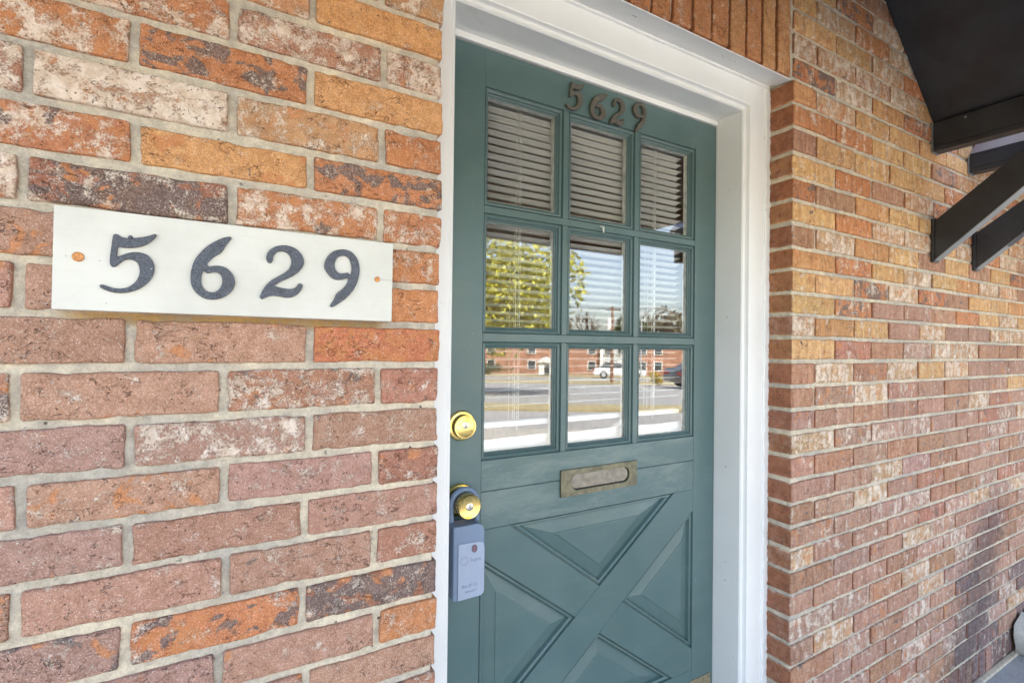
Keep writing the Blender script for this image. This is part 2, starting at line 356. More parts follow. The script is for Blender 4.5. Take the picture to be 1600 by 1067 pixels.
M = dict(brick=brick_material(), mortar=mortar_material(), white=paint_white(), green=green_paint(), greenworn=green_paint('chalky_green_door_paint', .55), sign=sign_paint(),
         iron=iron('blackened_iron', (.075, .083, .102)), bronze=iron('aged_bronze', (.092, .085, .066), False), glass=glass_mat(), brass=brass(), oldbrass=brass('tarnished_brass', (.42, .36, .24), .5, .6),
         slotbrass=simple('weathered_mail_slot_metal', (.15, .135, .08), .5, var=.3, sc=60, bump=.3, bsc=300), flap=simple('worn_flap_metal', (.235, .20, .155), .5, var=.25, sc=50, bump=.3, bsc=300),
         slab=concrete('porch_concrete', (.24, .245, .25), (.34, .345, .35), 5), walk=concrete('pale_walk_concrete', (.42, .40, .36), (.55, .53, .48)),
         asphalt=concrete('asphalt', (.33, .33, .325), (.42, .415, .405), .8), black=black_sheet(), lip=simple('grey_metal_and_lit_edge', (.20, .21, .21), .4),
         slat=slat_mat(), cord=simple('cord_white', (.72, .70, .64), .8),
         putty=simple('aged_putty', (.62, .62, .57), .7, var=.2, sc=60), roomwall=simple('room_wall_tan', (.34, .27, .21), .9), roomfloor=simple('room_floor', (.26, .20, .15), .7),
         box=simple('lockbox_blue_grey', (.155, .21, .30), .48, var=.05, bump=.2, bsc=900), boxface=simple('lockbox_face', (.30, .35, .45), .5, var=.05),
         ink=simple('printed_grey_ink', (.19, .23, .31), .6), led=simple('smoked_lens', (.16, .10, .12), .2), steel=simple('key_cylinder_steel', (.62, .60, .55), .3, 1.), dark=simple('black_gap', (.012, .012, .012), .8, var=0),
         orange=simple('orange_screw_head', (.55, .24, .08), .7, var=.4, sc=400, bump=.5, bsc=500),
         line=simple('lot_line_paint', (.70, .69, .66), .8), grass=concrete('dry_grass', (.36, .30, .16), (.46, .39, .22), 1.5),
         farbrick=simple('far_red_brick', (.38, .20, .135), .9, var=.25, sc=1.2), trim=simple('far_white_trim', (.75, .75, .73), .7), farglass=simple('far_window_glass', (.05, .06, .07), .15), roof=simple('far_grey_shingle', (.16, .15, .14), .9),
         bark=simple('bark', (.13, .10, .075), .9, var=.3, sc=12), skytint=simple('sky_tinted_roof_skin', (.42, .47, .56), .30, .7), siding=simple('pale_siding', (.48, .50, .50), .7))

# ================================================================ THE BRICK HOUSE FRONT
_rs = np.random.RandomState(5); _H = _rs.rand(64, 64, 64).astype(np.float32)
def vnoise(p):
    i = np.floor(p).astype(int); f = p - i; f = f*f*(3-2*f); r = 0
    for a in (0, 1):
        for b in (0, 1):
            for c in (0, 1):
                w = (f[:, 0] if a else 1-f[:, 0])*(f[:, 1] if b else 1-f[:, 1])*(f[:, 2] if c else 1-f[:, 2])
                r = r + w*_H[(i[:, 0]+a) & 63, (i[:, 1]+b) & 63, (i[:, 2]+c) & 63]
    return r
def fbm(p, f, o=3):
    r = 0; a = 1; t = 0
    for k in range(o): r = r + a*(vnoise(p*f + 17.3*k)-.5); t += a; a *= .5; f *= 2.1
    return r/t*2
def axis_pts(a, b, r, res):
    n = max(1, int(round((b-a-2*r)/res))); return np.concatenate([[a], np.linspace(a+r, b-r, n+1), [b]])
def lattice(x0, x1, y0, y1, z0, z1, r, res, amp, seed, warp=0.0, chip=0.0, back=False, dres=None):
    """a rounded, roughened block; front face at y0; returns verts, faces, side flag (1 on the +-x faces)"""
    X = axis_pts(x0, x1, r, res); Z = axis_pts(z0, z1, r, res); Y = np.concatenate([[y0, y0+r], np.linspace(y0+r, y1, max(2, int((y1-y0)/(dres or res*2.5))))[1:]])
    idx = {}; P = []; F = []
    def g(i, j, k):
        q = (i, j, k)
        if q not in idx: idx[q] = len(P); P.append((X[i], Y[j], Z[k]))
        return idx[q]
    nx, ny, nz = len(X)-1, len(Y)-1, len(Z)-1; side = []
    for i in range(nx):
        for k in range(nz): F.append((g(i,0,k), g(i+1,0,k), g(i+1,0,k+1), g(i,0,k+1)))
    for j in range(ny):
        for k in range(nz):
            F.append((g(0,j+1,k), g(0,j,k), g(0,j,k+1), g(0,j+1,k+1))); F.append((g(nx,j,k), g(nx,j+1,k), g(nx,j+1,k+1), g(nx,j,k+1)))
        for i in range(nx):
            F.append((g(i,j+1,0), g(i+1,j+1,0), g(i+1,j,0), g(i,j,0))); F.append((g(i,j,nz), g(i+1,j,nz), g(i+1,j+1,nz), g(i,j+1,nz)))
    P = np.array(P, float); lo = np.array([x0+r, y0+r, z0+r]); hi = np.array([x1-r, 1e9, z1-r]); c = np.clip(P, lo, hi); d = P-c
    L = np.linalg.norm(d, axis=1); m = L > 1e-9; nrm = np.zeros_like(P); nrm[m] = d[m]/L[m][:, None]; nrm[~m] = (0, -1, 0)
    sid = (np.abs(nrm[:, 0]) > .8).astype(np.float32)
    P[m] = c[m] + nrm[m]*r
    S = np.array([seed*3.1, seed*1.7, seed*2.3]) % 50
    q = P + S
    P = P + nrm*(fbm(q, 90)*amp)[:, None]
    if warp:
        e = np.maximum(np.abs(nrm[:, 0]), np.abs(nrm[:, 2]))
        P[:, 2] += fbm(q, 16, 2)*warp; P[:, 0] += fbm(q+9, 22, 2)*warp
    if chip:
        dx = np.minimum(P[:, 0]-x0, x1-P[:, 0]); dz = np.minimum(P[:, 2]-z0, z1-P[:, 2]); ed = np.minimum(dx, dz)
        k = np.clip(1-ed/.006, 0, 1)*np.clip(1-(P[:, 1]-y0)/.012, 0, 1); n = np.clip(fbm(q+31, 38, 3)-.12, 0, 1)
        P[:, 1] += k*n*chip*2.; P[:, 2] -= np.sign(P[:, 2]-(z0+z1)/2)*k*n*chip; P[:, 0] -= np.sign(P[:, 0]-(x0+x1)/2)*k*n*chip*.7
    return P, F, sid
def np_mesh(P, F, smooth=True):
    me = bpy.data.meshes.new('m'); F = np.array(F, np.int32)
    me.vertices.add(len(P)); me.vertices.foreach_set('co', np.asarray(P, np.float32).ravel())
    me.loops.add(F.size); me.loops.foreach_set('vertex_index', F.ravel())
    me.polygons.add(len(F)); me.polygons.foreach_set('loop_start', np.arange(0, F.size, 4, dtype=np.int32)); me.polygons.foreach_set('loop_total', np.full(len(F), 4, np.int32))
    me.update(calc_edges=True); me.validate()
    if smooth: me.shade_smooth()
    return me
def paint_attr(me, col, mix, seed, sid):
    n = len(me.vertices)
    a = me.attributes.new('bcol', 'FLOAT_COLOR', 'POINT'); a.data.foreach_set('color', np.tile(np.array([*col, 1], np.float32), (n, 1)).ravel() if np.ndim(col) == 1 else col.ravel())
    b = me.attributes.new('bmix', 'FLOAT_COLOR', 'POINT'); v = np.tile(np.array([*mix, 0], np.float32), (n, 1)) if np.ndim(mix) == 1 else mix; v[:, 3] = sid; b.data.foreach_set('color', v.ravel())
    c = me.attributes.new('bseed', 'FLOAT', 'POINT'); c.data.foreach_set('value', np.full(n, seed, np.float32) if np.ndim(seed) == 0 else seed)

KIND = {  # colour, (white crust, dark flash, orange patch)
 'T': ((.55, .285, .125), (.02, .0, .25)), 'Tw': ((.52, .28, .14), (.42, .0, .2)), 'O': ((.52, .225, .10), (.14, .05, .35)),
 'Ow': ((.50, .215, .105), (.42, .1, .5)), 'P': ((.42, .242, .17), (.12, .0, .06)), 'Pw': ((.45, .27, .20), (.40, .0, .15)),
 'W': ((.44, .22, .14), (.55, .12, .25)), 'W2': ((.46, .26, .17), (.72, .05, .25)), 'D': ((.49, .205, .095), (.15, .36, .40)), 'Dk': ((.36, .16, .10), (.2, .52, .42)),
 'Pp': ((.39, .235, .185), (.16, .08, .12)), 'Po': ((.42, .245, .17), (.16, .0, .26)), 'S': ((.48, .175, .088), (.06, .03, .5)),
 'B': ((.40, .22, .135), (.05, .12, .1)), 'R': ((.42, .20, .135), (.2, .08, .2)), 'V': ((.25, .165, .15), (.16, .30, .1)), 'C': ((.54, .34, .19), (.50, .05, .25)), 'Y': ((.58, .35, .155), (.14, .02, .16))}
J = .0115/2       # half a joint
LZ = [.744, .6765, .6098, .5425, .4764, .408, .3375, .2728, .2048, .138, .0702, .0001, -.0709, -.1396, -.2059, -.2721, -.3405, -.41, -.4747, -.5394]
while LZ[-1] > GZ+.03: LZ.append(LZ[-1]-.0668)
LK = {0: ['T', 'T', 'T'],  # kinds per brick by row; the warm light near the top is included
 1: ['Tw', 'T', 'T', 'W'],          # row above the top joint (half brick at the corner)
 2: ['T', 'Tw', 'O'], 3: ['W', 'W', 'Ow', 'T'], 4: ['T', 'D', 'Ow'], 5: ['O', 'Tw', 'W2', 'W'], 6: ['D', 'T', 'Ow'], 7: ['Ow', 'Ow', 'Dk', 'W2'],
 8: ['O', 'P', 'Po'], 9: ['O', 'P', 'P', 'Po'], 10: ['S', 'P', 'P'], 11: ['R', 'W', 'P', 'W'], 12: ['P', 'Pw', 'Pp'], 13: ['R', 'Pp', 'Po', 'P'],
 14: ['P', 'P', 'Pp'], 15: ['R', 'P', 'P', 'Po'], 16: ['Dk', 'D', 'Pp'], 17: ['O', 'P', 'Pp', 'P'], 18: ['P', 'Po', 'P'], 19: ['R', 'P', 'P', 'P']}
BL = .2224
bricks = []   # (x0,x1,z0,z1,y0,kind,seed)
rnd = random.Random(4)
for i in range(len(LZ)-1):
    z1, z0 = LZ[i], LZ[i+1]; half = (i % 2 == 1)
    xs = [0.0]; x = -.108 if half else -.2195
    while x > -2.6: xs.append(x+rnd.uniform(-.004, .004)); x -= BL
    for k in range(len(xs)-1):
        kd = LK[i][k] if i in LK and k < len(LK[i]) else rnd.choice(['P', 'T', 'Pw', 'O', 'B', 'P', 'W'])
        xr = xs[k] - (J if k else 0); xl = xs[k+1]+J
        bricks.append((xl, xr+rnd.uniform(-.002, .0015)*(k == 0), z0+J+rnd.uniform(-.001, .001), z1-J+rnd.uniform(-.001, .001), rnd.uniform(-.0015, .0015), kd, len(bricks)))
RZ = [.8178, .7494, .6802, .6054, .5353, .4681, .4008, .3308, .2671, .2002, .1367, .0697, -.0001, -.0728, -.1396, -.2056, -.2735, -.3431, -.4108, -.4761, -.5407, -.6047, -.6716, -.738, -.8101, -.8767]
while RZ[0] < 2.4: RZ.insert(0, RZ[0]+.0685)
top_i = RZ.index(.8178)
while RZ[-1] > GZ+.16: RZ.append(RZ[-1]-.0668)
RZ[-1] = GZ+.112
up = ['Y', 'C', 'O', 'T', 'C', 'Y', 'B', 'Y', 'Tw', 'Y', 'T', 'C', 'B', 'D']; mid = ['B', 'C', 'Y', 'P', 'B', 'C', 'P', 'Y', 'B', 'Pw', 'P', 'Po', 'C', 'R']  # pools by height; warm upper and cool lower light is partly put into these
low = ['P', 'Pw', 'Pp', 'B', 'C', 'Po', 'Pw', 'P', 'R', 'B', 'P', 'Pw', 'B']
for i in range(len(RZ)-1):
    z1, z0 = RZ[i], RZ[i+1]; n = i-top_i; zc = (z0+z1)/2
    if n in (13,): xs = [WD, WD+.12]
    else: xs = [WD, WD+(.118 if n % 2 == 0 else .2265)]
    while xs[-1] < 5.2: xs.append(xs[-1]+BL+rnd.uniform(-.004, .004))
    for k in range(len(xs)-1):
        pool = up if zc > .15+rnd.uniform(-.1, .1) else (mid if zc > -.2+rnd.uniform(-.1, .1) else low)
        kd = rnd.choice(pool)
        if xs[k] > 2.1 and zc < -.75 and rnd.random() < .38: kd = 'V'
        bricks.append((xs[k]+(.0042 if k else 0), xs[k+1]-.0042, z0+J+rnd.uniform(-.0012, .0012), z1-J+rnd.uniform(-.0012, .0012), rnd.uniform(-.002, .002), kd, len(bricks)))
nrow = len(bricks)
# upper courses between the soldier course and the roof, and rowlock at the foot of the wall
zt = 1.075
while zt < 2.35:
    off = 0 if int(round((zt-1.075)/.0685)) % 2 else .11; x = -2.6+off
    while x < WD-.02:
        xe = min(x+BL, WD); bricks.append((x+J, xe-J, zt+J, zt+.0685-J, rnd.uniform(-.002, .002), rnd.choice(up), len(bricks))); x = xe
    zt += .0685
zt = .744
while zt < 1.06:
    off = .11 if int(round((zt-.744)/.0662)) % 2 == 0 else 0; x = -2.6+off
    while x < -.005:
        xe = min(x+BL, 0.0)
        if xe-x > .03: bricks.append((x+J, xe-(J if xe < 0 else 0), zt+J, zt+.0662-J, rnd.uniform(-.002, .002), rnd.choice(['T', 'O', 'Tw', 'Y']), len(bricks)))
        x = xe
    zt += .0662
foot = []
x = WD
while x < 5.2: foot.append((x+.004, x+.067-.004, GZ+.004, GZ+.112-J, rnd.uniform(-.002, .003), rnd.choice(['V', 'Pp', 'B', 'P', 'V', 'R']), 3000+len(foot))); x += .0675
x = 0.0
while x > -2.5: foot.append((x-.067+.004, x-.004, GZ+.004, LZ[-1]-J, rnd.uniform(-.002, .003), rnd.choice(['V', 'Pp', 'B', 'P']), 3000+len(foot))); x -= .0675
sold = []
xj = [1.0615, .9935, .931, .862, .7935, .724, .652, .583, .515]
while xj[-1] > .03: xj.append(xj[-1]-.069)
for k in range(len(xj)-1):
    sold.append((xj[k+1]+.0045, xj[k]-.0045, .817+rnd.uniform(-.003, .004), 1.067, rnd.uniform(-.003, .003), rnd.choice(['O', 'T', 'O', 'Ow', 'D', 'T', 'O']), 5000+k))

def pix(p):
    d = Vector(p)-CAM; z = d.dot(Fv)
    if z < .05: return None
    return 800+769.48*d.dot(Rv)/z, 533.5-769.48*d.dot(Uv)/z
def seen(b):
    best = 0; P = [pix((x, 0, z)) for x in (b[0], b[1]) for z in (b[2], b[3])]
    if any(q is None for q in P): return 0
    xs = [q[0] for q in P]; ys = [q[1] for q in P]
    x0, x1, y0, y1 = max(0, min(xs)), min(1600, max(xs)), max(0, min(ys)), min(1067, max(ys))
    if x1 <= x0 or y1 <= y0: return 0
    return (x1-x0)*(y1-y0)
house = thing('brick_house', 'weathered red and tan brick house front around the green door, light sandy joints', 'house', (WD/2, .1, GZ))
def make_brick(b, name, res, fine, dp=.098):
    x0, x1, z0, z1, y0, kd, sd = b
    P, F, sid = lattice(x0, x1, y0, y0+dp, z0, z1, .0028 if fine else .0035, res, .0013 if fine else .0014, sd, .0024, .0045 if fine else .003)
    me = np_mesh(P, F); c, m = KIND[kd]; r = random.Random(sd)
    v = r.uniform(.88, 1.1); c = tuple(q*v*r.uniform(.97, 1.03) for q in c); m = tuple(max(0, q+r.uniform(-.08, .08)) if q > .03 else q for q in m)
    paint_attr(me, c, m, (sd*1.37) % 97, sid*(1. if x0 > .5 else .4)); link(name, me, M['brick'], house)
def joined(bs, name, res=.05):
    PP, FF, cc, mm, ss, sd_ = [], [], [], [], [], []; k = 0
    for b in bs:
        x0, x1, z0, z1, y0, kd, sd = b
        P, F, sid = lattice(x0, x1, y0, y0+.06, z0, z1, .004, res, .001, sd, .001)
        PP.append(P); FF.append(np.array(F)+k); k += len(P); c, m = KIND[kd]; r = random.Random(sd); v = r.uniform(.85, 1.12)
        cc.append(np.tile([c[0]*v, c[1]*v, c[2]*v, 1], (len(P), 1))); mm.append(np.tile([*m, 0], (len(P), 1))); ss.append(np.full(len(P), (sd*1.37) % 97)); sd_.append(sid)
    me = np_mesh(np.concatenate(PP), np.concatenate(FF)); paint_attr(me, np.concatenate(cc).astype(np.float32), np.concatenate(mm).astype(np.float32), np.concatenate(ss).astype(np.float32), np.concatenate(sd_))
    return link(name, me, M['brick'], house, 'stuff')
vis = sorted([b for b in bricks if seen(b) > 0], key=seen, reverse=True)
big = vis[:300]; ids = set(id(b) for b in big)
for b in big:
    if b[0] < .05 and b[1] < .1: make_brick(b, 'brick', .0045, True)
    else: make_brick(b, 'brick', .009 if b[0] < 1.8 else .014, False)
joined([b for b in bricks if id(b) not in ids], 'distant_bricks')
fs = sorted([b for b in foot if seen(b) > 60], key=seen, reverse=True); fid = set(id(b) for b in fs)
for b in fs: make_brick(b, 'rowlock_brick', .012, False)
joined([b for b in foot if id(b) not in fid], 'distant_rowlock_bricks')
for b in sold: make_brick(b, 'soldier_brick', .008, False, .030)
print('bricks', len(bricks), 'seen', len(vis), 'foot', len(fs), 'soldiers', len(sold))
def mortar_slab(x0, x1, z0, z1, res, y0=.0062, name='mortar'):
    P, F, sid = lattice(x0, x1, y0, y0+.085, z0, z1, .003, res, .0016, 7.7+x0, .0)
    link(name, np_mesh(P, F), M['mortar'], house)
mortar_slab(-.62, -.005, -.66, .755, .006)
mortar_slab(-2.6, -.62, GZ, 1.07, .06); mortar_slab(-.62, -.005, GZ, -.66, .04); mortar_slab(-.62, -.005, .755, 1.07, .04)
mortar_slab(WD+.005, 3.1, GZ, .8178, .011); mortar_slab(WD-.012, 3.1, .8178, 2.4, .03)
mortar_slab(3.1, 5.2, GZ, 2.4, .08)
mortar_slab(.0, WD-.02, .834, 1.07, .011, .010); mortar_slab(-2.6, WD-.012, 1.07, 2.4, .06)

# the body of the house behind the brick skin (carries the roof and keeps the sun off the front)
sh = M['roomwall']
box('backing_wall', -9, -.001, .088, .30, GZ, 3.1, M['farbrick'], house); box('backing_wall', WD+.001, 13, .088, .30, GZ, 3.1, M['farbrick'], house)
box('backing_wall', 0, WD, .088, .30, .84, 3.1, M['farbrick'], house)
box('side_wall', -9, -8.8, .30, 8.3, GZ, 3.1, M['farbrick'], house); box('side_wall', 12.8, 13, .30, 8.3, GZ, 3.1, M['farbrick'], house)
box('rear_wall', -9, -.6, 8.3, 8.5, GZ, 3.1, M['farbrick'], house); box('rear_wall', 2.2, 13, 8.3, 8.5, GZ, 3.1, M['farbrick'], house)
box('rear_wall', -.6, 2.2, 8.3, 8.5, GZ, -.5, M['farbrick'], house); box('rear_wall', -.6, 2.2, 8.3, 8.5, .9, 3.1, M['farbrick'], house)
rw = box('added_rear_window', .78, .82, 8.38, 8.42, -.499, .899, M['trim'], house); box('pane', -.599, 2.199, 8.395, 8.397, -.499, .899, M['glass'], rw)  # unseen window added so daylight brightens the room behind the blind
box('room_partition', -.9, -.8, .31, 8.29, GZ, 1.1, sh, house); box('room_partition', 2.6, 2.7, .31, 8.29, GZ, 1.1, sh, house)
box('room_ceiling', -.9, 2.7, .31, 8.29, 1.1, 1.15, M['trim'], house); box('room_floor', -.9, 2.7, .20, 8.29, GZ-.02, GZ+.012, M['roomfloor'], house)
MB().box(-9.4, 13.4, -.35, 8.9, 3.1, 3.25).add([(-9.4, -.35, 3.25), (13.4, -.35, 3.25), (13.4, 8.9, 3.25), (-9.4, 8.9, 3.25), (-9.4, 4.3, 4.8), (13.4, 4.3, 4.8)], [(0, 1, 5, 4), (2, 3, 4, 5), (1, 2, 5), (3, 0, 4)]).obj('roof', M['roof'], house)

# ================================================================ DOOR FRAME
frame = thing('door_frame', 'white painted moulded timber frame set in the brick opening around the green door', 'door frame', (WD/2, .13, GZ))
XL, XR, ZT = .0625, WD-.101, .737     # the inner faces of the frame
YD = .180                              # face of the door
profR = [(.0, .0745), (.012, .0775), (.030, .0780), (.0845, .0780), (.0868, .0795), (.0876, .0865), (.0895, .0905), (.0925, .0915), (.0955, .0900), (.0985, .0905), (.1010, .0945), (.1010, .1785)]
profL = [(-.001, .0780), (.0445, .0780), (.0475, .0795), (.0485, .0865), (.0505, .0905), (.0535, .0915), (.0565, .0900), (.0600, .0905), (.0625, .0945), (.0625, .1785)]
def loft(a, b, name, m, close_y=.30, **k):
    """a, b: matching lists of points, joined as a strip"""
    n = len(a); v = list(a)+list(b); f = [(i, i+1, n+i+1, n+i) for i in range(n-1)]
    me = mesh(v, f); me.shade_smooth(); me.set_sharp_from_angle(angle=R(28)); return link(name, me, m, frame, **k)
zb = GZ+.03
# mitre with the head: the head profile is the same section, its offsets scaled to the height
def headz(u, top): return top-u
HT = .8235; profH = [(0.0, .0770), (.004, .0780), (.0700, .0780), (.0725, .0795), (.0735, .0865), (.0752, .0905), (.0782, .0915), (.0812, .0900), (.0840, .0905), (.0865, .0945), (.0865, .1785)]
def conv(prof, n=11):   # resample to the same count
    return prof if len(prof) == n else None
pr = [profR[0]]+profR[2:]; assert len(pr) == len(profH) == 11
pl = [(-.001, .0775)]+profL; assert len(pl) == 11
right_b = [(WD-u, y, zb) for u, y in pr]; right_t = [(WD-u, y, HT-h) for (u, y), (h, _) in zip(pr, profH)]
left_b = [(u, y, zb) for u, y in pl]; left_t = [(u, y, HT-h) for (u, y), (h, _) in zip(pl, profH)]
right_mid = [(x, y, (zb+z)/2) for (x, y, _), (_, _, z) in zip(right_b, right_t)]
loft(right_t, right_b, 'jamb', M['white']); loft(left_b, left_t, 'jamb', M['white']); loft(left_t, right_t, 'frame_head', M['white'])
# weather strip round the door and rebate behind
box('door_stop', XR-.0006, XR+.05, .1786, .27, GZ+.03, ZT+.03, M['white'], frame); box('door_stop', XL-.05, XL+.0006, .1786, .27, GZ+.03, ZT+.03, M['white'], frame)
box('weather_strip', XL+.001, XR-.001, .1745, .192, .7215, .7368, M['white'], frame, bev=.002)
box('door_stop', XL+.001, XR-.001, .1925, .27, .7215, ZT+.05, M['white'], frame)
# caulk bead where the frame meets the rough brick on the hinge side
P, F, _ = lattice(WD-.022, WD+.004, .0715, .0800, GZ+.04, .81, .003, .004, .0035, 3.3, .003); link('caulk_bead', np_mesh(P, F), M['white'], frame)
# painted lintel plate under the soldier course
v = [(-.01, .002, .8085), (WD-.012, .002, .8085), (WD+.001, .0795, .8235), (-.01, .0795, .8235), (-.01, .0, .8100), (WD-.012, .0, .8100), (WD+.001, .0795, .8255), (-.01, .0795, .8255)]
MB().add(v, [(0, 3, 2, 1), (4, 5, 6, 7), (0, 1, 5, 4), (1, 2, 6, 5), (2, 3, 7, 6), (3, 0, 4, 7)]).obj('lintel_plate', M['white'], frame, bev=.0008)
P, F, _ = lattice(-.005, WD-.004, .0700, .0795, .8170, .8260, .002, .006, .0030, 5.3, .002); link('caulk_bead', np_mesh(P, F), M['white'], frame)
box('threshold', -.0, WD, .06, .30, GZ, GZ+.03, M['oldbrass'], frame, bev=.004)
for x, z in ((XR+.0005, .13), (XR+.0005, -.32), (XR+.0005, -.66)):
    link('nail_hole', lathe([(.0001, 0), (.0016, .0003), (.0016, .0006)], (x-.0006, .14, z), Vector((-1, 0, 0)), 10), M['dark'], frame)

# ================================================================ DOOR
door = thing('front_door', 'green painted timber door with nine panes above a raised crossbuck panel', 'door', (.518, .2, GZ+.03))
D0, D1, DT, DB = XL+.004, .9712, .7180, -1.303
SL, SR = .1745, .8795
YB = YD+.044
def dbox(name, x0, x1, z0, z1, y0=YD, y1=YB, bev=.0009, m=None, **k): return box(name, x0+.0002, x1-.0002, y0, y1, z0+.0002, z1-.0002, m or M['green'], door, bev=bev, seg=1, **k)
dbox('stile', D0, SL, DB, DT, bev=.0004); dbox('stile', SR, D1, DB, DT, bev=.0004)
dbox('top_rail', SL, SR, .6310, DT, bev=.0003)
RZ3 = [(.6310, .3580), (.3400, .0645), (.0445, -.2275)]; CX3 = [(.1745, .3945), (.4120, .6355), (.6535, .8795)]
for a, b in ((.3580, .3400), (.0645, .0445)): dbox('muntin', SL, SR, b, a, YD+.0005)
for r, (zt_, zb_) in enumerate(RZ3):
    for a, b in ((.3945, .4120), (.6355, .6535)): dbox('muntin', a, b, zb_, zt_, YD+.0005)
dbox('lock_rail', SL, SR, -.2986, -.2275, m=M['greenworn']); dbox('lock_rail', SL, SR, -.3860, -.2995, YD+.0004, m=M['greenworn'])
dbox('bottom_rail', SL, SR, DB, -.9200)
sticking = [(0, -.0), (.0007, .0060), (.0022, .0066), (.0030, .0040), (.0058, .0030), (.0086, .0046), (.0098, .0110), (.0116, .0118), (.0122, .0150), (.0134, .0165)]
for zt_, zb_ in RZ3:
    for a, b in CX3:
        pl_ = [(a, zb_), (b, zb_), (b, zt_), (a, zt_)]
        me = rings(pl_, sticking, y=YD); me.shade_smooth(); me.set_sharp_from_angle(angle=R(25)); link('sash_moulding', me, M['green'], door)
        link('glazing_bead', rings(pl_, [(.0130, .0162), (.0150, .0168), (.0152, .0190)], y=YD), M['green'], door)
        box('pane', a+.010, b-.010, YD+.0195, YD+.0197, zb_+.010, zt_-.010, M['glass'], door)
        q = inset(pl_, .0150); me = rings(q, [(-.008, .0205), (.0, .0207), (.0, .0335)], y=YD); link('inner_bead', me, M['putty'], door)
# crossbuck
FB = [(.1775, -.3875), (.8785, -.3875), (.8785, -.9200), (.1775, -.9200)]
TT = [(.2525, -.3860), (.7985, -.3860), (.5255, -.5915)]; TL = [(.1748, -.4487), (.1748, -.8575), (.4465, -.6525)]
TR = [(.8792, -.4493), (.8792, -.8572), (.6065, -.6520)]; TB = [(.5262, -.7150), (.2525, -.9200), (.7985, -.9200)]
A_ = [(.1745, -.8577), (.4465, -.6525), (.5255, -.5915), (.7985, -.3860), (.8795, -.3860), (.8795, -.4490), (.6065, -.6520), (.5262, -.7150), (.2525, -.9200), (.1745, -.9200)]
B1 = [(.1745, -.3860), (.2525, -.3860), (.5255, -.5915), (.4465, -.6525), (.1745, -.4484)]; B2 = [(.6065, -.6520), (.8795, -.8574), (.8795, -.9200), (.7985, -.9200), (.5262, -.7150)]
for q in (A_, B1, B2): link('cross_brace', bevel(prism(inset(q, .00025), YD+.0002, YB), .0007, 1), M['green'], door)
pst = [(0, 0), (.0007, .0062), (.0026, .0068), (.0036, .0042), (.0068, .0034), (.0098, .0054), (.0112, .0122), (.0124, .0150)]
pan = [(.0116, .0150), (.0135, .0140), (.0430, .0062), (.0440, .0046), (.0460, .0040)]
for q in (TT, TL, TR, TB):
    me = rings(q, pst, y=YD); me.shade_smooth(); me.set_sharp_from_angle(angle=R(25)); link('panel_moulding', me, M['green'], door)
    me = rings(q, pan, fill=True, y=YD); link('raised_panel', me, M['green'], door)
dbox('kick_plate', .868, .960, -1.02, -.952, YD-.0025, YD+.001, .0005, M['oldbrass'])
link('bent_hook', MB().tube((.515, YD, .352), (.517, YD-.010, .349), .0022).tube((.517, YD-.010, .349), (.521, YD-.007, .335), .0028, .0015).me(), M['putty'], door)
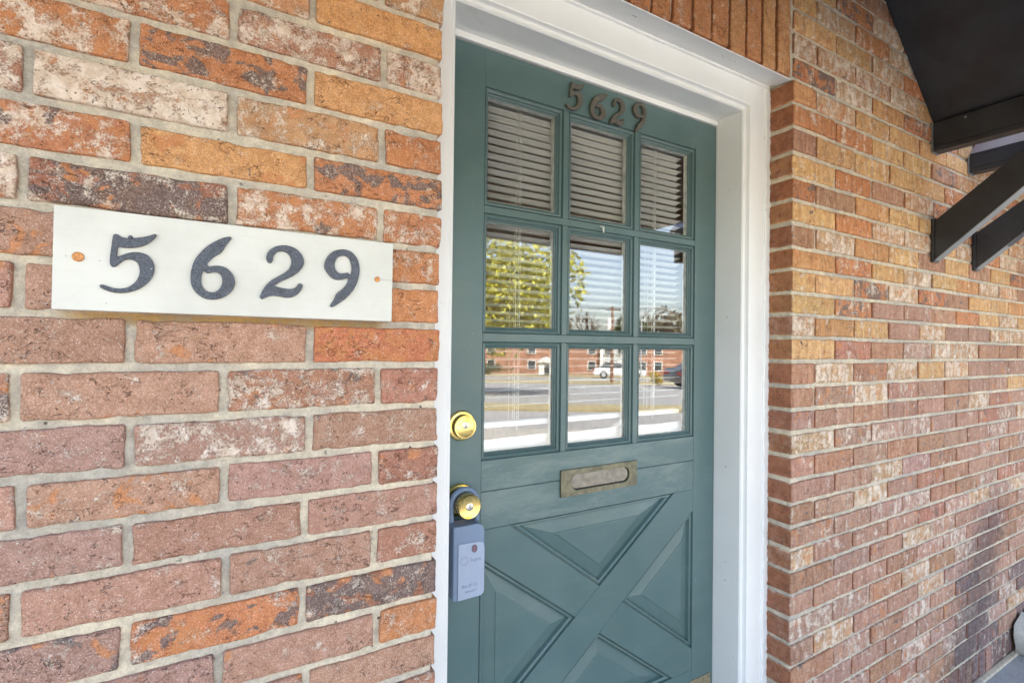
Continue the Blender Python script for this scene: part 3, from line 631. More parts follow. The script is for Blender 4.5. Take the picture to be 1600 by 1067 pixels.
# numerals: outlines in millimetres, shared by the sign and the door
DIG = {'5':[[(-16.1,33.8),(-14.3,35.2),(-12.1,35.2),(-9.1,32.3),(-5.4,31.2),(1.4,31.7),(8.9,33.0),(16.5,35.1),(22.7,37.7),(26.5,40.1),(28.7,40.2),(28.5,37.8),(25.8,33.6),(22.0,29.3),(16.7,24.9),(10.6,22.0),(3.0,19.9),(-4.4,19.2),(-9.7,19.8),(-12.0,20.1),(-12.2,14.7),(-12.8,9.0),(-13.0,5.7),(-9.5,7.0),(-5.1,9.8),(0.1,12.2),(5.4,13.7),(10.7,14.1),(16.9,12.8),(21.5,9.6),(25.1,4.2),(27.0,-2.3),(26.9,-10.0),(25.0,-16.9),(21.6,-22.9),(16.7,-29.0),(10.7,-33.7),(4.6,-36.9),(-2.1,-39.3),(-9.5,-40.2),(-16.1,-39.7),(-22.0,-37.8),(-26.3,-35.7),(-28.7,-33.9),(-28.5,-31.7),(-26.0,-31.1),(-22.0,-32.7),(-16.9,-34.6),(-11.0,-35.4),(-4.4,-34.7),(0.8,-32.2),(5.3,-28.4),(9.0,-23.4),(11.5,-17.0),(12.4,-10.3),(11.6,-3.7),(9.0,1.7),(4.8,4.4),(0.3,4.9),(-4.2,3.8),(-8.6,-0.4),(-12.2,-4.5),(-15.1,-6.9),(-17.5,-6.5),(-18.8,-3.7),(-19.1,0.9),(-18.7,8.4),(-17.8,17.8),(-17.0,26.2)]],'6':[[(18.9,45.2),(21.6,43.7),(18.1,38.5),(14.6,32.9),(12.1,27.6),(10.0,23.3),(5.2,18.7),(0.1,15.1),(-4.2,10.2),(-8.8,3.2),(-6.2,0.9),(-5.5,-0.6),(-0.6,1.4),(6.3,2.3),(13.4,1.2),(19.6,-3.4),(24.1,-9.7),(26.5,-17.7),(25.7,-25.0),(22.3,-32.4),(16.6,-38.4),(10.5,-42.3),(3.5,-44.8),(-4.2,-45.2),(-11.1,-43.6),(-17.0,-39.5),(-21.7,-34.3),(-25.2,-27.6),(-26.5,-20.7),(-26.5,-10.8),(-24.7,-0.7),(-21.9,8.5),(-17.0,16.9),(-11.2,24.5),(-4.5,31.3),(3.2,37.2),(11.0,42.2)],[(-12.1,-4.6),(-9.7,-6.9),(-7.7,-8.8),(-4.7,-8.2),(0.4,-6.4),(5.6,-6.6),(9.1,-9.4),(11.2,-14.8),(11.5,-20.9),(9.8,-27.1),(6.4,-32.4),(1.7,-35.6),(-3.5,-36.1),(-8.6,-34.4),(-12.5,-30.2),(-14.5,-24.8),(-14.8,-16.8),(-14.2,-10.8)]],'2':[[(-20.4,14.7),(-21.8,19.4),(-20.8,25.3),(-17.2,31.5),(-11.1,36.6),(-4.1,39.5),(4.0,40.7),(12.1,39.6),(19.5,36.0),(25.1,30.0),(28.9,22.4),(29.2,15.4),(26.8,9.2),(21.8,2.7),(15.5,-2.8),(8.3,-7.3),(0.2,-11.9),(-6.8,-16.4),(-11.6,-21.1),(-6.7,-22.4),(2.2,-24.1),(10.3,-24.7),(16.7,-23.1),(20.7,-19.3),(22.5,-15.7),(25.3,-14.8),(27.9,-16.8),(27.2,-21.4),(24.1,-27.1),(19.5,-32.4),(13.2,-35.9),(5.1,-37.0),(-3.0,-35.7),(-10.1,-34.7),(-16.2,-35.5),(-21.4,-37.8),(-25.3,-40.7),(-28.3,-40.3),(-29.2,-37.3),(-27.5,-32.4),(-24.2,-25.4),(-20.0,-18.8),(-14.8,-13.5),(-8.7,-8.7),(-1.7,-4.2),(5.4,1.3),(9.9,6.7),(12.3,13.8),(12.4,20.8),(10.0,26.5),(5.9,30.5),(0.5,32.4),(-4.9,31.7),(-9.3,29.0),(-12.3,24.7),(-13.4,20.2),(-13.5,16.3),(-15.6,13.2),(-18.2,12.7)]],'9':[[(-26.4,18.5),(-24.9,26.4),(-20.8,34.1),(-14.5,40.4),(-7.0,44.3),(2.8,45.9),(11.6,44.3),(18.4,39.2),(23.5,31.7),(26.2,22.1),(26.4,11.7),(24.5,0.0),(20.2,-11.8),(13.7,-22.5),(5.0,-31.6),(-4.7,-39.5),(-11.1,-43.8),(-15.4,-45.9),(-17.3,-44.1),(-15.5,-41.2),(-11.8,-35.4),(-9.2,-28.5),(-7.1,-23.9),(-1.7,-19.6),(4.7,-12.9),(9.0,-5.7),(10.6,0.1),(6.9,1.5),(3.4,-0.4),(-3.1,-2.1),(-10.7,-2.1),(-17.7,1.9),(-23.1,8.7),(-26.0,14.0)],[(13.5,26.7),(10.7,33.3),(5.1,36.7),(-0.4,36.7),(-6.3,33.9),(-10.5,28.4),(-12.3,20.9),(-11.4,14.2),(-7.6,8.9),(-1.6,6.9),(3.3,8.1),(8.8,9.7),(10.5,7.0),(13.3,6.1),(14.9,11.9),(15.0,19.9)]]}
def numeral(ch, cx, cy, cz, s, rot, ext, bev, m, parent, sx=1.0, screws=()):
    c, sn = math.cos(rot), math.sin(rot)
    loops = [smooth_loop([(p[0]*.001*s*sx, p[1]*.001*s) for p in L], 1) for L in DIG[ch]]
    loops = [[(p[0]*c-p[1]*sn, p[0]*sn+p[1]*c) for p in L] for L in loops]
    me = curve_mesh(loops, ext, bev); me.transform(Matrix.Translation((cx, cy-ext-bev, cz)))
    for p in me.polygons: p.use_smooth = True
    me.set_sharp_from_angle(angle=R(40)); o = link('numeral', me, m, parent)
    for sx_, sz_ in screws:
        x, z = sx_*.001*s, sz_*.001*s; x, z = x*c-z*sn, x*sn+z*c
        link('screw', lathe([(.0001, .0016), (.0016, .0014), (.0024, .0006), (.0026, 0)], (cx+x, cy-2*(ext+bev)+.0002, cz+z), n=14), m, o)
    return o
for ch, x, z, s, ro, sx_ in (('5', .4235, .6700, .93, -.10, .90), ('6', .5010, .6660, .86, -.20, 1.12), ('2', .5650, .6640, .92, -.06, .88), ('9', .6440, .6690, .90, -.02, .98)):
    numeral(ch, x, YD, z, s, ro, .0026, .0026, M['bronze'], door, sx_)
# mail slot
def slot(cx, cz, hw, hh, n=12):
    L = []
    for s, a0 in ((1, -90), (-1, 90)):
        for i in range(n+1): t = R(a0+180*i/n); L.append((cx+s*(hw-hh)+hh*math.cos(t), cz+hh*math.sin(t)))
    return L
msx, msz = .5214, -.3078
ms = MB().box(msx-.1262, msx+.1262, YD-.0002, YD+.0002, msz-.0330, msz+.0330).obj('mail_slot', M['slotbrass'], door)
me = curve_mesh([[(msx-.1265, msz-.033), (msx+.1265, msz-.033), (msx+.1265, msz+.033), (msx-.1265, msz+.033)], list(reversed(slot(msx+.002, msz, .0985, .0205)))], .0018, .0010)
me.transform(Matrix.Translation((0, YD-.0032, 0))); link('mail_slot_plate', me, M['slotbrass'], ms)
me = curve_mesh([slot(msx+.002, msz, .0990, .0210)], .0002, 0); me.transform(Matrix.Translation((0, YD-.0006, 0))); link('mail_slot_shade', me, M['dark'], ms)  # black plate paints the shade in the gap round the flap
me = curve_mesh([slot(msx-.0005, msz+.0014, .0950, .0178)], .0006, .0010); me.transform(Matrix.Translation((0, YD-.0014, 0))); link('mail_slot_flap', me, M['flap'], ms)
for x in (-.112, .112):
    for z in (-.021, .020): link('screw', lathe([(.0001, .0014), (.002, .0012), (.003, .0004), (.0032, 0)], (msx+x, YD-.0055, msz+z), n=14), M['slotbrass'], ms)
# deadbolt
def lockset(cx, cz, name, rose, body, face_r, length):
    o = link(name, lathe(rose, (cx, YD, cz)), M['brass'], door)
    link('cylinder_body', lathe(body, (cx, YD, cz)), M['brass'], o); return o
dx, dz = .1240, -.1432
db = lockset(dx, dz, 'deadbolt', [(.0335, 0), (.0335, .003), (.031, .006), (.022, .008)], [(.0262, .006), (.0262, .0225), (.0252, .0240), (.0222, .0243), (.0215, .0236), (.0205, .0240), (.0, .0241)], .026, .024)
link('key_cylinder', lathe([(.0075, 0), (.0075, .0012), (.0066, .0016), (.0001, .0016)], (dx, YD-.0238, dz+.004)), M['steel'], db)
box('keyhole', dx-.0007, dx+.0007, YD-.0262, YD-.0250, dz-.001, dz+.0095, M['dark'], db)
# knob
kx, kz = .1205, -.3075
kn = link('door_knob', lathe([(.0365, 0), (.0365, .0035), (.0345, .0085), (.0200, .0115), (.0150, .013)], (kx, YD, kz)), M['brass'], door)
link('knob_grip', lathe([(.0130, .010), (.0135, .026), (.0215, .030), (.0260, .036), (.0266, .053), (.0258, .0580), (.0245, .0592), (.0215, .0584), (.0190, .0578), (.0, .0575)], (kx, YD, kz)), M['brass'], kn)
link('key_cylinder', lathe([(.0082, 0), (.0082, .0014), (.0072, .0019), (.0001, .0019)], (kx, YD-.0574, kz)), M['steel'], kn)
box('keyhole', kx-.0008, kx+.0008, YD-.0604, YD-.0592, kz-.001, kz+.0062, M['dark'], kn)

# ================================================================ LOCKBOX on the knob
lb = thing('lockbox', 'blue grey key lockbox hanging from the brass door knob below its shackle', 'lockbox', (.119, .15, -.42))
lx0, lx1, lz0, lz1 = .083, .1555, -.4985, -.3440
Ya, Yb = .1180, .1600
outl = [(lx0, lz0), (lx1-.010, lz0), (lx1-.003, lz0+.003), (lx1, lz0+.010), (lx1, lz1-.016), (lx1-.006, lz1-.004), (lx1-.016, lz1), (lx0, lz1)]
link('case', bevel(prism(outl, Ya, Yb), .0035, 3), M['box'], lb)
fpl = [(lx0+.010, lz0+.001), (lx1-.010, lz0+.0015), (lx1-.003, lz0+.006), (lx1-.0015, lz0+.012), (lx1-.0015, lz1-.052), (lx1-.004, lz1-.043), (lx1-.011, lz1-.038), (lx0+.010, lz1-.036)]
link('face_plate', bevel(prism(fpl, Ya-.0022, Ya+.002), .0008, 2), M['boxface'], lb)
link('lens', curve_mesh([slot(0, 0, .0078, .0058)], .0006, .0005), M['led'], lb)
o = lb.children[-1]; o.rotation_euler = (0, R(90), 0); o.location = Vector((lx0+.047, Ya-.0030, lz1-.050)) - wloc(lb)
def put_text(s, size, x, z, m, parent, y, name='lettering', sx=.9):
    me = text_mesh(s, size, .00015); me.transform(Matrix.Diagonal((sx, 1, 1, 1))); me.transform(Matrix.Translation((x, y, z))); return link(name, me, m, parent)
put_text('Supra', .0125, lx0+.0495, lz1-.0770, M['ink'], lb, Ya-.0024)
link('logo_ring', curve_mesh([[(.0088*math.cos(t*.2), .0088*math.sin(t*.2)) for t in range(31)], [(.0079*math.cos(-t*.2), .0079*math.sin(-t*.2)) for t in range(31)]], .0001), M['ink'], lb)
lb.children[-1].location = Vector((lx0+.0235, Ya-.0024, lz1-.0725)) - wloc(lb)
put_text('iBox BT LE', .0090, lx0+.0365, lz1-.1290, M['ink'], lb, Ya-.0024)
put_text('Bluetooth\u2122', .0062, lx0+.0400, lz1-.1400, M['ink'], lb, Ya-.0024)
# shackle: a flat loop of coated steel round the knob's neck
n = 28; P = []; F = []
path = [(-.030, -.040), (-.030, -.01)]+[(.030*math.cos(R(180-180*i/16)), .030*math.sin(R(180-180*i/16))) for i in range(17)]+[(.030, -.01), (.030, -.040)]
rr = .0062
for i, (px_, pz_) in enumerate(path):
    a = path[max(0, i-1)]; b = path[min(len(path)-1, i+1)]; t = Vector((b[0]-a[0], 0, b[1]-a[1])).normalized(); u = Vector((0, 1, 0)); w = t.cross(u)
    for k in range(12):
        g = 2*math.pi*k/12; P.append(Vector((kx+px_, .1520, kz+pz_))+rr*(math.cos(g)*u*1.15+math.sin(g)*w))
for i in range(len(path)-1):
    for k in range(12): F.append((i*12+k, i*12+(k+1) % 12, (i+1)*12+(k+1) % 12, (i+1)*12+k))
link('shackle', mesh(P, F, True), M['box'], lb)

# ================================================================ BLIND behind the panes, papers below it
bx0, bx1 = .13, .868
blind = thing('window_blind', 'white slatted blind hanging just behind the door panes, slats nearly open', 'blind', (.5, .236, .64))
hw, til = .0125, R(-13)
n = 5; sv = []; sf = []
for i in range(n):
    t = -1+2*i/(n-1); y = t*hw; z = .0022*(1-t*t)
    yy = y*math.cos(til)-z*math.sin(til)*0; zz = z+y*math.sin(til)
    sv += [(bx0, yy, zz), (bx1, yy, zz)]
sv += [(x, y, z-.0005) for x, y, z in sv]
for i in range(n-1): sf += [(2*i, 2*i+1, 2*i+3, 2*i+2), (2*n+2*i, 2*n+2*i+2, 2*n+2*i+3, 2*n+2*i+1)]
sf += [(0, 2*n, 2*n+1, 1), (2*n-2, 2*n-1, 4*n-1, 4*n-2)]
for s in (0, 1):
    for i in range(n-1): sf.append((2*i+s, 2*i+2+s, 2*n+2*i+2+s, 2*n+2*i+s))
slat0 = None; z = .628; YS = .236
while z > -.128:
    if slat0 is None:
        me = mesh([(a, b+YS, c+z) for a, b, c in sv], sf, True); slat0 = link('slat', me, M['slat'], blind)
    else:
        o = slat0.copy(); COL.objects.link(o); o.parent = blind; o.location = Vector(((bx0+bx1)/2, YS, z)) - wloc(blind) + Vector((0, 0, .0008)); o.rotation_euler = (R(rnd.uniform(-1.2, 1.2)), R(rnd.uniform(-.12, .12)), 0)
    z -= .0190
box('bottom_rail', bx0, bx1, YS-.012, YS+.012, -.163, -.149, M['slat'], blind, bev=.003)
box('head_rail', bx0, bx1, YS-.018, YS+.018, .640, .668, M['slat'], blind)
for cx_ in (.290, .752):
    for dy in (-.0145, .0145):
        for k in (-.006, .006): MB().tube((cx_+k, YS+dy, .64), (cx_+k, YS+dy, -.155), .0007, n=5).obj('ladder_cord', M['cord'], blind)
    MB().tube((cx_+.0015, YS-.0142, .64), (cx_+.0015, YS-.0142, -.172), .0006, n=5).obj('lift_cord', M['cord'], blind)
MB().tube((.800, YS+.03, .64), (.803, YS+.032, -.12), .0035, n=6).obj('tilt_wand', M['slat'], blind)
pp = MB()
for i in range(24):
    x = .15+i*.031; pp.add([(x, .228+.003*math.sin(i*1.3), -.2300), (x+.031, .228+.003*math.sin((i+1)*1.3), -.2300), (x+.031, .2295+.002*math.sin((i+1)*2.1), -.190-.0012*math.sin((i+1)*.7)), (x, .2295+.002*math.sin(i*2.1), -.190-.0012*math.sin(i*.7)),
      (x, .230+.003*math.sin(i*1.3), -.2300), (x+.031, .230+.003*math.sin((i+1)*1.3), -.2300), (x+.031, .2315+.002*math.sin((i+1)*2.1), -.190-.0012*math.sin((i+1)*.7)), (x, .2315+.002*math.sin(i*2.1), -.190-.0012*math.sin(i*.7))], [(0, 1, 2, 3), (7, 6, 5, 4), (3, 2, 6, 7)])
tag(pp.obj('paper_strip', M['slat']), 'crumpled white paper strip tucked behind the lowest door panes', 'paper')

# ================================================================ ADDRESS SIGN
sg = thing('address_sign', 'cream painted board with four iron numerals screwed to the brick beside the door', 'sign', (-.307, -.01, .139))
sp = [(-.5185, .0745), (-.0930, .0738), (-.0922, .2035), (-.5180, .2042)]
link('board', bevel(prism(sp, -.0215, -.0025), .0008, 2), M['sign'], sg)
def zz(ch, k, dz_=0): return None
numeral('5', -.4425, -.0215, .1388, 1, 0, .0012, .0009, M['iron'], sg, 1, ((1.5, 33), (2, -36)))
numeral('6', -.3475, -.0215, .1411, 1, 0, .0012, .0009, M['iron'], sg, 1, ((8, 32), (6, -40)))
numeral('2', -.2594, -.0215, .1411, 1, 0, .0012, .0009, M['iron'], sg, 1, ((-2, -30), (10, 32)))
numeral('9', -.1738, -.0215, .1388, 1, 0, .0012, .0009, M['iron'], sg, 1, ((-8, 40), (2, -24)))
for x, r_ in ((-.4938, .0062), (-.1180, .0046)): link('screw', lathe([(r_*.95, 0), (r_, .0012), (r_*.8, .0022), (r_*.3, .0017), (.0001, .0016)], (x, -.0214, .1415 if x < -.3 else .1420), n=18), M['orange'], sg)
MB().box(-.1135, -.0930, -.0216, -.0213, .1418, .1421).obj('board_crack', M['dark'], sg)

# ================================================================ CANOPIES
def canopy(xc, label, bt=.889, bb=.782, bo=0.0):
    hwid = 1.435; ez = bt+.001; cz = ez+1.29; dep = 1.20
    c = thing('door_canopy', label, 'canopy', (xc, 0, .78), 'black gabled canopies over the doors')
    th = .012
    for s in (-1, 1):
        e = xc+s*(hwid+.02)
        sl_ = (cz-ez)/hwid; p = [(xc, cz), (e, ez-.02*sl_*0+.0), (e, ez+th*1.4), (xc, cz+th*1.4)]
        link('roof_sheet', prism(p, -dep, -.0015), M['black'], c)
        p = [(xc, cz+th*1.4+.001), (e, ez+th*1.4+.001), (e, ez+th*1.4+.003), (xc, cz+th*1.4+.003)]; link('roof_sky_skin', prism(p, -dep, -.0015), M['skytint'], c)  # skin added on the sheet; its blue-grey carries the sky's reflection
        # eave beam: a folded metal channel
        x0 = xc+s*hwid-.001; x1 = x0-s*.040 if s > 0 else x0+.040
        xa, xb = (x0, x0+.040) if s > 0 else (x0-.040, x0)
        me = MB().box(xa, xb, -dep+.05, -.006, bb+.018, bt).box(xa-.0, xb+.012, -dep+.05, -.006, bb, bb+.0175).me(); link('eave_beam', bevel(me, .002, 2), M['black'], c)
        box('end_plate', xa-.002, xb+.014, -.0058, -.0012, bb-.003, bt+.003, M['lip'], c)
        for k in range(3): link('rivet', lathe([(.0045, 0), (.003, .002), (.0001, .0026)], ((xa if s > 0 else xb), -.10-.42*k, bt-.013), Vector((-1 if s > 0 else 1, 0, 0)), 12), M['lip'], c)
        # knee brace: vertical plate foot, rising away from the wall to the beam
        pz = [(-.012, .3760), (-.012, .5230), (-.335, bb-.001), (-.470, bb-.001)]
        xa -= s*bo; xb -= s*bo
        v = [(xa, y, z_) for y, z_ in pz]+[(xb, y, z_) for y, z_ in pz]
        q = MB().add(v, [(0, 1, 2, 3), (7, 6, 5, 4), (0, 4, 5, 1), (1, 5, 6, 2), (2, 6, 7, 3), (3, 7, 4, 0)]).obj('knee_brace', M['black'], c, bev=.0018)
        v = [(xa-.0015, -.014, .3735), (xb+.0015, -.014, .3735), (xb+.0015, -.470, .7790), (xa-.0015, -.470, .7790), (xa-.0015, -.014, .3775), (xb+.0015, -.014, .3775), (xb+.0015, -.470, .7825), (xa-.0015, -.470, .7825)]
        MB().add(v, [(0, 3, 2, 1), (4, 5, 6, 7), (0, 1, 5, 4), (1, 2, 6, 5), (2, 3, 7, 6), (3, 0, 4, 7)]).obj('brace_lit_edge', M['lip'], c, bev=.0008)  # added strip; its paler grey stands for ground light on the underside
        box('brace_foot', xa-.003, xb+.004, -.0115, -.0015, .368, .531, M['black'], c, bev=.001)
    box('front_beam', xc-hwid+.02, xc+hwid-.02, -dep, -dep+.05, .628, bt+.011, M['black'], c, bev=.004)
    link('gable_panel', prism([(xc-hwid+.02, bt+.012), (xc+hwid-.02, bt+.012), (xc, cz-.004)], -dep+.004, -dep+.02), M['black'], c)
    return c
canopy(.521, 'black metal gabled canopy sheltering the green door with nine panes')
canopy(3.762, 'black metal gabled canopy at the far end of the brick wall', .827, .763, .050)

# ================================================================ GROUND near the wall
P, F, _ = lattice(-9, 13, -3.2, -.012, GZ-.12, GZ+.0, .004, .5, 0, 1); 
g = box('porch_slab', -9, 13, -3.2, -.009, GZ-.1, GZ+.002, M['slab'], None, kind='structure')
box('mortar_fillet', WD, 5.2, -.022, .001, GZ, GZ+.012, M['mortar'], house, bev=.005)
# lump of old concrete at the foot of the wall
P, F, _ = lattice(2.78, 3.30, -.17, -.012, GZ, GZ+.155, .055, .03, .035, 8.8, .03)
tag(link('splash_block', np_mesh(P, F), M['walk']), 'rough pale concrete lump on the porch floor against the brick wall', 'concrete block')

# ================================================================ THE PLACE ACROSS THE LOT (seen in the panes)
LO = Vector((CAM.x, -CAM.y*-1, 0)); YM = YD+.0195
Fm = Vector((math.cos(YAW), -math.sin(YAW), 0)); Rm = Vector((math.sin(YAW), math.cos(YAW), 0))
O_ = Vector((CAM.x, 2*YM-CAM.y, 0))       # where the lot's survey line starts
def lot(X, Z, z=GZ): p = O_+Fm*Z+Rm*X; return Vector((p.x, p.y, z))
LA = math.atan2(Rm.y, Rm.x)
def gz(Z): return GZ-.0438*(min(max(Z, 12.1), 75)-12.1)
def sheet(name, X0, X1, zs, m, dz, th=.1, kind='structure'):
    """a ground sheet of the lot that follows its fall; zs: distances along the survey line"""
    n = len(zs); v = []
    for Z in zs: v += [lot(X0, Z, gz(Z)+dz), lot(X1, Z, gz(Z)+dz), lot(X0, Z, gz(Z)+dz-th), lot(X1, Z, gz(Z)+dz-th)]
    f = []
    for i in range(n-1):
        k = 4*i; f += [(k, k+1, k+5, k+4), (k+2, k+6, k+7, k+3), (k, k+4, k+6, k+2), (k+1, k+3, k+7, k+5)]
    f += [(0, 2, 3, 1), (4*n-4, 4*n-3, 4*n-1, 4*n-2)]
    return MB().add(v, f).obj(name, m, None, kind=kind)
sheet('ground', -500, 500, [-300, 12.1, 75, 700], M['grass'], -.101, .5)
sheet('sidewalk', -60, 80, [4.9, 8.4], M['walk'], -.03)
sheet('driveway', -60, 80, [8.5, 10.8], M['asphalt'], -.05)
sheet('grass_strip', -60, 80, [10.9, 12.0], M['grass'], -.02)
sheet('parking_lot', -60, 80, [12.1, 27.5], M['asphalt'], -.04)
sheet('far_driveway', -60, 80, [38, 46], M['asphalt'], -.04)
ml = MB()
for i in range(-8, 14):
    x = i*2.8; ml.add([lot(x, 20.5, gz(20.5)-.034), lot(x+.12, 20.5, gz(20.5)-.034), lot(x+1.32, 27, gz(27)-.034), lot(x+1.2, 27, gz(27)-.034)], [(0, 1, 2, 3)])
for x in (-1.6, 1.7, 5.2): ml.add([lot(x, 8.6, GZ-.046), lot(x+.12, 8.6, GZ-.046), lot(x+1.0, 10.7, GZ-.046), lot(x+.88, 10.7, GZ-.046)], [(0, 1, 2, 3)])
ml.obj('lot_lines', M['line'], None, kind='structure')
def lbox(mb, X0, X1, Z0, Z1, z0, z1):
    p = [lot(X0, Z0, z0), lot(X1, Z0, z0), lot(X1, Z1, z0), lot(X0, Z1, z0), lot(X0, Z0, z1), lot(X1, Z0, z1), lot(X1, Z1, z1), lot(X0, Z1, z1)]
    return mb.add(p, [(0, 3, 2, 1), (4, 5, 6, 7), (0, 1, 5, 4), (1, 2, 6, 5), (2, 3, 7, 6), (3, 0, 4, 7)])
def lb_(name, X0, X1, Z0, Z1, z0, z1, m, par): return lbox(MB(), X0, X1, Z0, Z1, z0, z1).obj(name, m, par)
apt = thing('apartment_building', 'two storey red brick apartment block across the parking lot, pale entrance bay', 'building', lot(15, 78, gz(75)))
B0, EV = gz(75), 1.9
lb_('wall', -60, 13.45, 75, 86, B0-.3, EV, M['farbrick'], apt); lb_('entrance_bay', 13.5, 17.2, 74.6, 86, B0-.3, EV, M['siding'], apt); lb_('wall', 17.25, 70, 75, 86, B0-.3, EV, M['farbrick'], apt)
lb_('roof', -61, 71, 74.0, 87, EV+.02, EV+.4, M['roof'], apt)
for x in (-24, -17, -10, -3.8, 2.4, 7.2, 11.5, 13.9, 15.9, 19.2, 21.6, 28, 34):
    for z in (B0+.55, B0+2.95):
        bay = 13.5 < x < 17; f = lb_('window', x, x+1.3, 74.42 if bay else 74.86, 74.59 if bay else 74.99, z, z+1.45, M['trim'], apt)
        lb_('pane', x+.13, x+1.17, 74.38 if bay else 74.82, 74.41 if bay else 74.85, z+.13, z+1.32, M['farglass'], f)
for x in (13.2, 17.0): lb_('porch_column', x, x+.45, 73.6, 74.05, B0, EV-.02, M['trim'], apt)
sh_ = thing('gable_cottage', 'small white gabled shed beside the hedge across the lot', 'shed', lot(4.3, 61, gz(60)))
q0 = gz(60)
lb_('wall', 3.3, 5.3, 60, 62, q0, q0+1.5, M['trim'], sh_)
v = [lot(3.1, 59.7, q0+1.51), lot(5.5, 59.7, q0+1.51), lot(5.5, 62.3, q0+1.51), lot(3.1, 62.3, q0+1.51), lot(4.3, 59.7, q0+2.2), lot(4.3, 62.3, q0+2.2)]
MB().add(v, [(0, 1, 4), (2, 3, 5), (1, 2, 5, 4), (3, 0, 4, 5), (0, 3, 2, 1)]).obj('roof', M['trim'], sh_)
lb_('door', 4.0, 4.6, 59.9, 59.98, q0, q0+1.2, M['farglass'], sh_)
# foliage
def leaf_mat(name, a, b):
    t = NT(name); p = t.pos(); n = t.noise(p, 4., 4, .75); c = t.mix(t.step(n, .35, .65), a, b)
    bs = t.bsdf(c, .5); tl = t.n('ShaderNodeBsdfTranslucent'); t.put(tl.inputs[0], c); ad = t.n('ShaderNodeMixShader'); ad.inputs[0].default_value = .22
    t.t.links.new(bs.outputs[0], ad.inputs[1]); t.t.links.new(tl.outputs[0], ad.inputs[2]); t.t.links.new(ad.outputs[0], t.o.inputs['Surface']); return t.m
MLF = leaf_mat('yellow_green_leaf', (.06, .09, .015), (.85, .80, .10)); MLD = leaf_mat('dark_green_leaf', (.04, .07, .02), (.09, .12, .035)); MLY = leaf_mat('golden_leaf', (.45, .33, .03), (.6, .45, .06)); MLO = leaf_mat('olive_winter_leaf', (.17, .15, .09), (.26, .22, .14))  # first leaf's two tones also carry the crown's sunlit highlights and dark gaps
def leaves(name, c, rx, ry, rz, n, s, m, parent, seed, lumps=9):
    rg = np.random.RandomState(seed); L = rg.normal(size=(lumps, 3)); L /= np.linalg.norm(L, axis=1)[:, None]; L *= rg.uniform(.35, .75, (lumps, 1)); r = rg.uniform(.30, .48, lumps)
    k = rg.randint(0, lumps, n); d = rg.normal(size=(n, 3)); d /= np.linalg.norm(d, axis=1)[:, None]; P = L[k]+d*(r[k]*rg.uniform(.55, 1.05, n)**.5)[:, None]
    P = P*np.array([rx, ry, rz])+np.array(c); a = rg.normal(size=(n, 3)); a /= np.linalg.norm(a, axis=1)[:, None]; b = np.cross(a, rg.normal(size=(n, 3))); b /= np.linalg.norm(b, axis=1)[:, None]
    ss = s*rg.uniform(.6, 1.3, (n, 1)); V = np.stack([P-a*ss, P+b*ss*.45, P+a*ss, P-b*ss*.45], 1).reshape(-1, 3); F = np.arange(4*n).reshape(n, 4)
    return link(name, np_mesh(V, F, False), m, parent)
def limb(mb, p, d, l, r, lev, rg):
    q = p+d*l; mb.tube(p, q, r, r*.62, 6, False)
    if lev > 0:
        for _ in range(3 if lev > 1 else 4):
            e = (d+Vector((rg.uniform(-.75, .75), rg.uniform(-.75, .75), rg.uniform(-.15, .6)))).normalized(); limb(mb, q, e, l*rg.uniform(.6, .8), r*.6, lev-1, rg)
def tree(name, label, base, h, cr, n, s, m, seed, group=None, bare=False, clump=9, cz=None, off=0.):
    t = thing(name, label, 'tree', base, group); rg = random.Random(seed); mb = MB()
    limb(mb, base.copy(), Vector((0, 0, 1)), h*.32, h*.035, 4 if bare else 3, rg); mb.obj('trunk', M['bark'], t)
    if n: leaves('crown', (base.x+Rm.x*off, base.y+Rm.y*off, base.z+(cz or h*.66)), cr, cr, h*.42, n, s, m, t, seed, clump)
    return t
tree('magnolia_tree', 'broad yellow green leafy tree mirrored in the upper hinge-side panes opposite the door', lot(-2.6, 15.6, gz(15.6)), 5.4, 2.9, 9500, .105, MLF, 3, clump=44, cz=3.35, off=2.15)
for i, (X, Z, h, bare, m_, lab) in enumerate([
    (8, 95, 11, 0, MLO, 'olive brown winter tree beyond the apartment roof, above the pale entrance bay'), (16, 100, 13, 1, None, 'bare branched tree beyond the apartment roof, just past the entrance bay'),
    (22, 90, 10, 0, MLD, 'low dark evergreen beyond the apartment roof, near the lamp post'), (30, 96, 12, 0, MLO, 'olive winter tree beyond the brick wing past the lamp post'),
    (37, 88, 13, 0, MLD, 'tall dark evergreen beyond the brick wing past the lamp post'), (4, 104, 13, 1, None, 'bare branched tree beyond the roof between the cottage and the utility pole'),
    (27, 105, 14, 1, None, 'tallest bare branched tree, beyond the brick wing past the lamp post'), (44, 100, 13, 0, MLO, 'olive tree farthest along beyond the brick wing past the lamp post'),
    (-6, 96, 11, 0, MLO, 'olive winter tree beyond the brick wing behind the cottage'), (-16, 96, 12, 0, MLD, 'dark evergreen beyond the brick wing behind the broad yellow green tree')]):
    tree('background_tree', lab, lot(X, Z, gz(Z)), h, 4.2, 0 if bare else 1300, .5, m_, 20+i, 'trees beyond the apartment roof', bool(bare))
hd = leaves('hedge', tuple(lot(-7.5, 62, gz(62)+.5)), 11, 4.5, .8, 6000, .16, MLD, None, 77, 30); tag(hd, 'clipped dark green hedge at the lot edge before the brick apartments', 'hedge')
yb = leaves('shrub', tuple(lot(7.4, 25.5, gz(25.5)+.3)), .55, .55, .4, 900, .06, MLY, None, 78, 6); tag(yb, 'bright golden round shrub by the lot near the dark car', 'shrub')
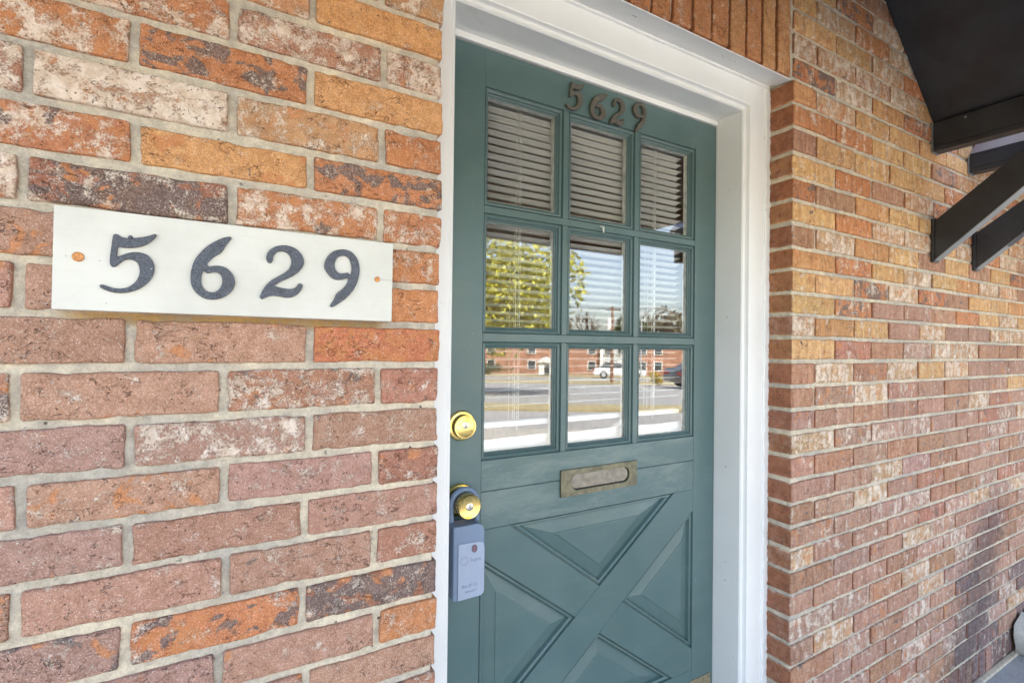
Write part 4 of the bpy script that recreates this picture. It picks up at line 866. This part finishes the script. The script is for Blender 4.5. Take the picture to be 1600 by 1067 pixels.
# utility pole and lamp post
up_ = thing('utility_pole', 'brown wooden utility pole carrying a pale transformer can', 'pole', lot(6.1, 30, gz(30)))
MB().tube(lot(6.1, 30, gz(30)), lot(6.1, 30, 2.5), .10, .07, 10).obj('pole_shaft', simple('pole_brown', (.25, .12, .07)), up_)
MB().tube(lot(5.86, 29.8, 1.1), lot(5.86, 29.8, 1.8), .15, .15, 14).obj('transformer', M['trim'], up_); lb_('cross_arm', 5.7, 6.6, 29.95, 30.05, 2.25, 2.33, M['bark'], up_)
lp = thing('lamp_post', 'tall thin grey street lamp post with one curved arm', 'street lamp', lot(8.0, 30.5, gz(30)))
MB().tube(lot(8, 30.5, gz(30)), lot(8, 30.5, 2.2), .06, .04, 8).tube(lot(8, 30.5, 2.2), lot(9.0, 30.5, 2.5), .03, .03, 6).obj('post', M['siding'], lp); lb_('lamp_head', 8.9, 9.4, 30.4, 30.6, 2.42, 2.52, M['roof'], lp)
wr = thing('overhead_wire', 'thin dark power lines strung from the utility pole across the sky', 'power line', lot(6.1, 30, 2.3))
for k in (0, .35): MB().tube(lot(-30, 30, 2.9+k*.6), lot(6.1, 30, 2.33+k*.2), .012, n=5).tube(lot(6.1, 30, 2.33+k*.2), lot(45, 30, 3.0+k*.6), .012, n=5).obj('wire', M['dark'], wr)
# cars
def car(label, base, col, ang):
    t = thing('parked_car', label, 'car', base, 'cars parked across the lot'); Mx = Matrix.Translation(base) @ Matrix.Rotation(ang, 4, 'Z')
    body = simple('car_paint_'+str(col[0]), col, .25, 0, .02, coat=1.)
    def P2(prof, w0, name, m, par=t, bev=.05):
        n = len(prof); me = prism([(x, z) for x, z in prof], -w0, w0); me = bevel(me, bev, 3, 20); me.transform(Mx); me.shade_smooth(); me.set_sharp_from_angle(angle=R(40)); return link(name, me, m, par)
    P2([(-2.25, .28), (2.2, .28), (2.28, .55), (2.1, .78), (.95, .92), (-1.7, .95), (-2.2, .88), (-2.3, .5)], .88, 'body', body)
    P2([(1.0, .90), (.35, 1.36), (-1.05, 1.40), (-1.75, .92)], .74, 'cabin', M['farglass'], t, .06)
    P2([(.34, 1.345), (.30, 1.40), (-1.0, 1.44), (-1.08, 1.385)], .70, 'roof_panel', body, t, .015)
    for x in (-1.4, 1.4):
        for s in (-1, 1):
            me = MB().tube((x, s*.70, .32), (x, s*.90, .32), .32, .32, 20).me(); me.transform(Mx); w = link('wheel', me, M['dark'], t)
            me = MB().tube((x, s*.90, .32), (x, s*.912, .32), .20, .18, 14).me(); me.transform(Mx); link('rim', me, M['siding'], w)
    for s in (-1, 1):
        me = MB().box(2.16, 2.26, s*.62-.16, s*.62+.16, .56, .70).me(); me.transform(Mx); link('headlight', me, M['trim'], t)
        me = MB().box(-2.29, -2.2, s*.62-.16, s*.62+.16, .62, .76).me(); me.transform(Mx); link('tail_light', me, simple('tail_lens', (.4, .02, .02), .2), t)
    return t
car('white sedan parked before the pale apartment entrance', lot(9.6, 44, gz(44)), (.75, .75, .74), LA+R(8))
car('dark grey sedan parked beside the golden shrub', lot(9.6, 23, gz(23)), (.035, .038, .045), LA+R(-10))
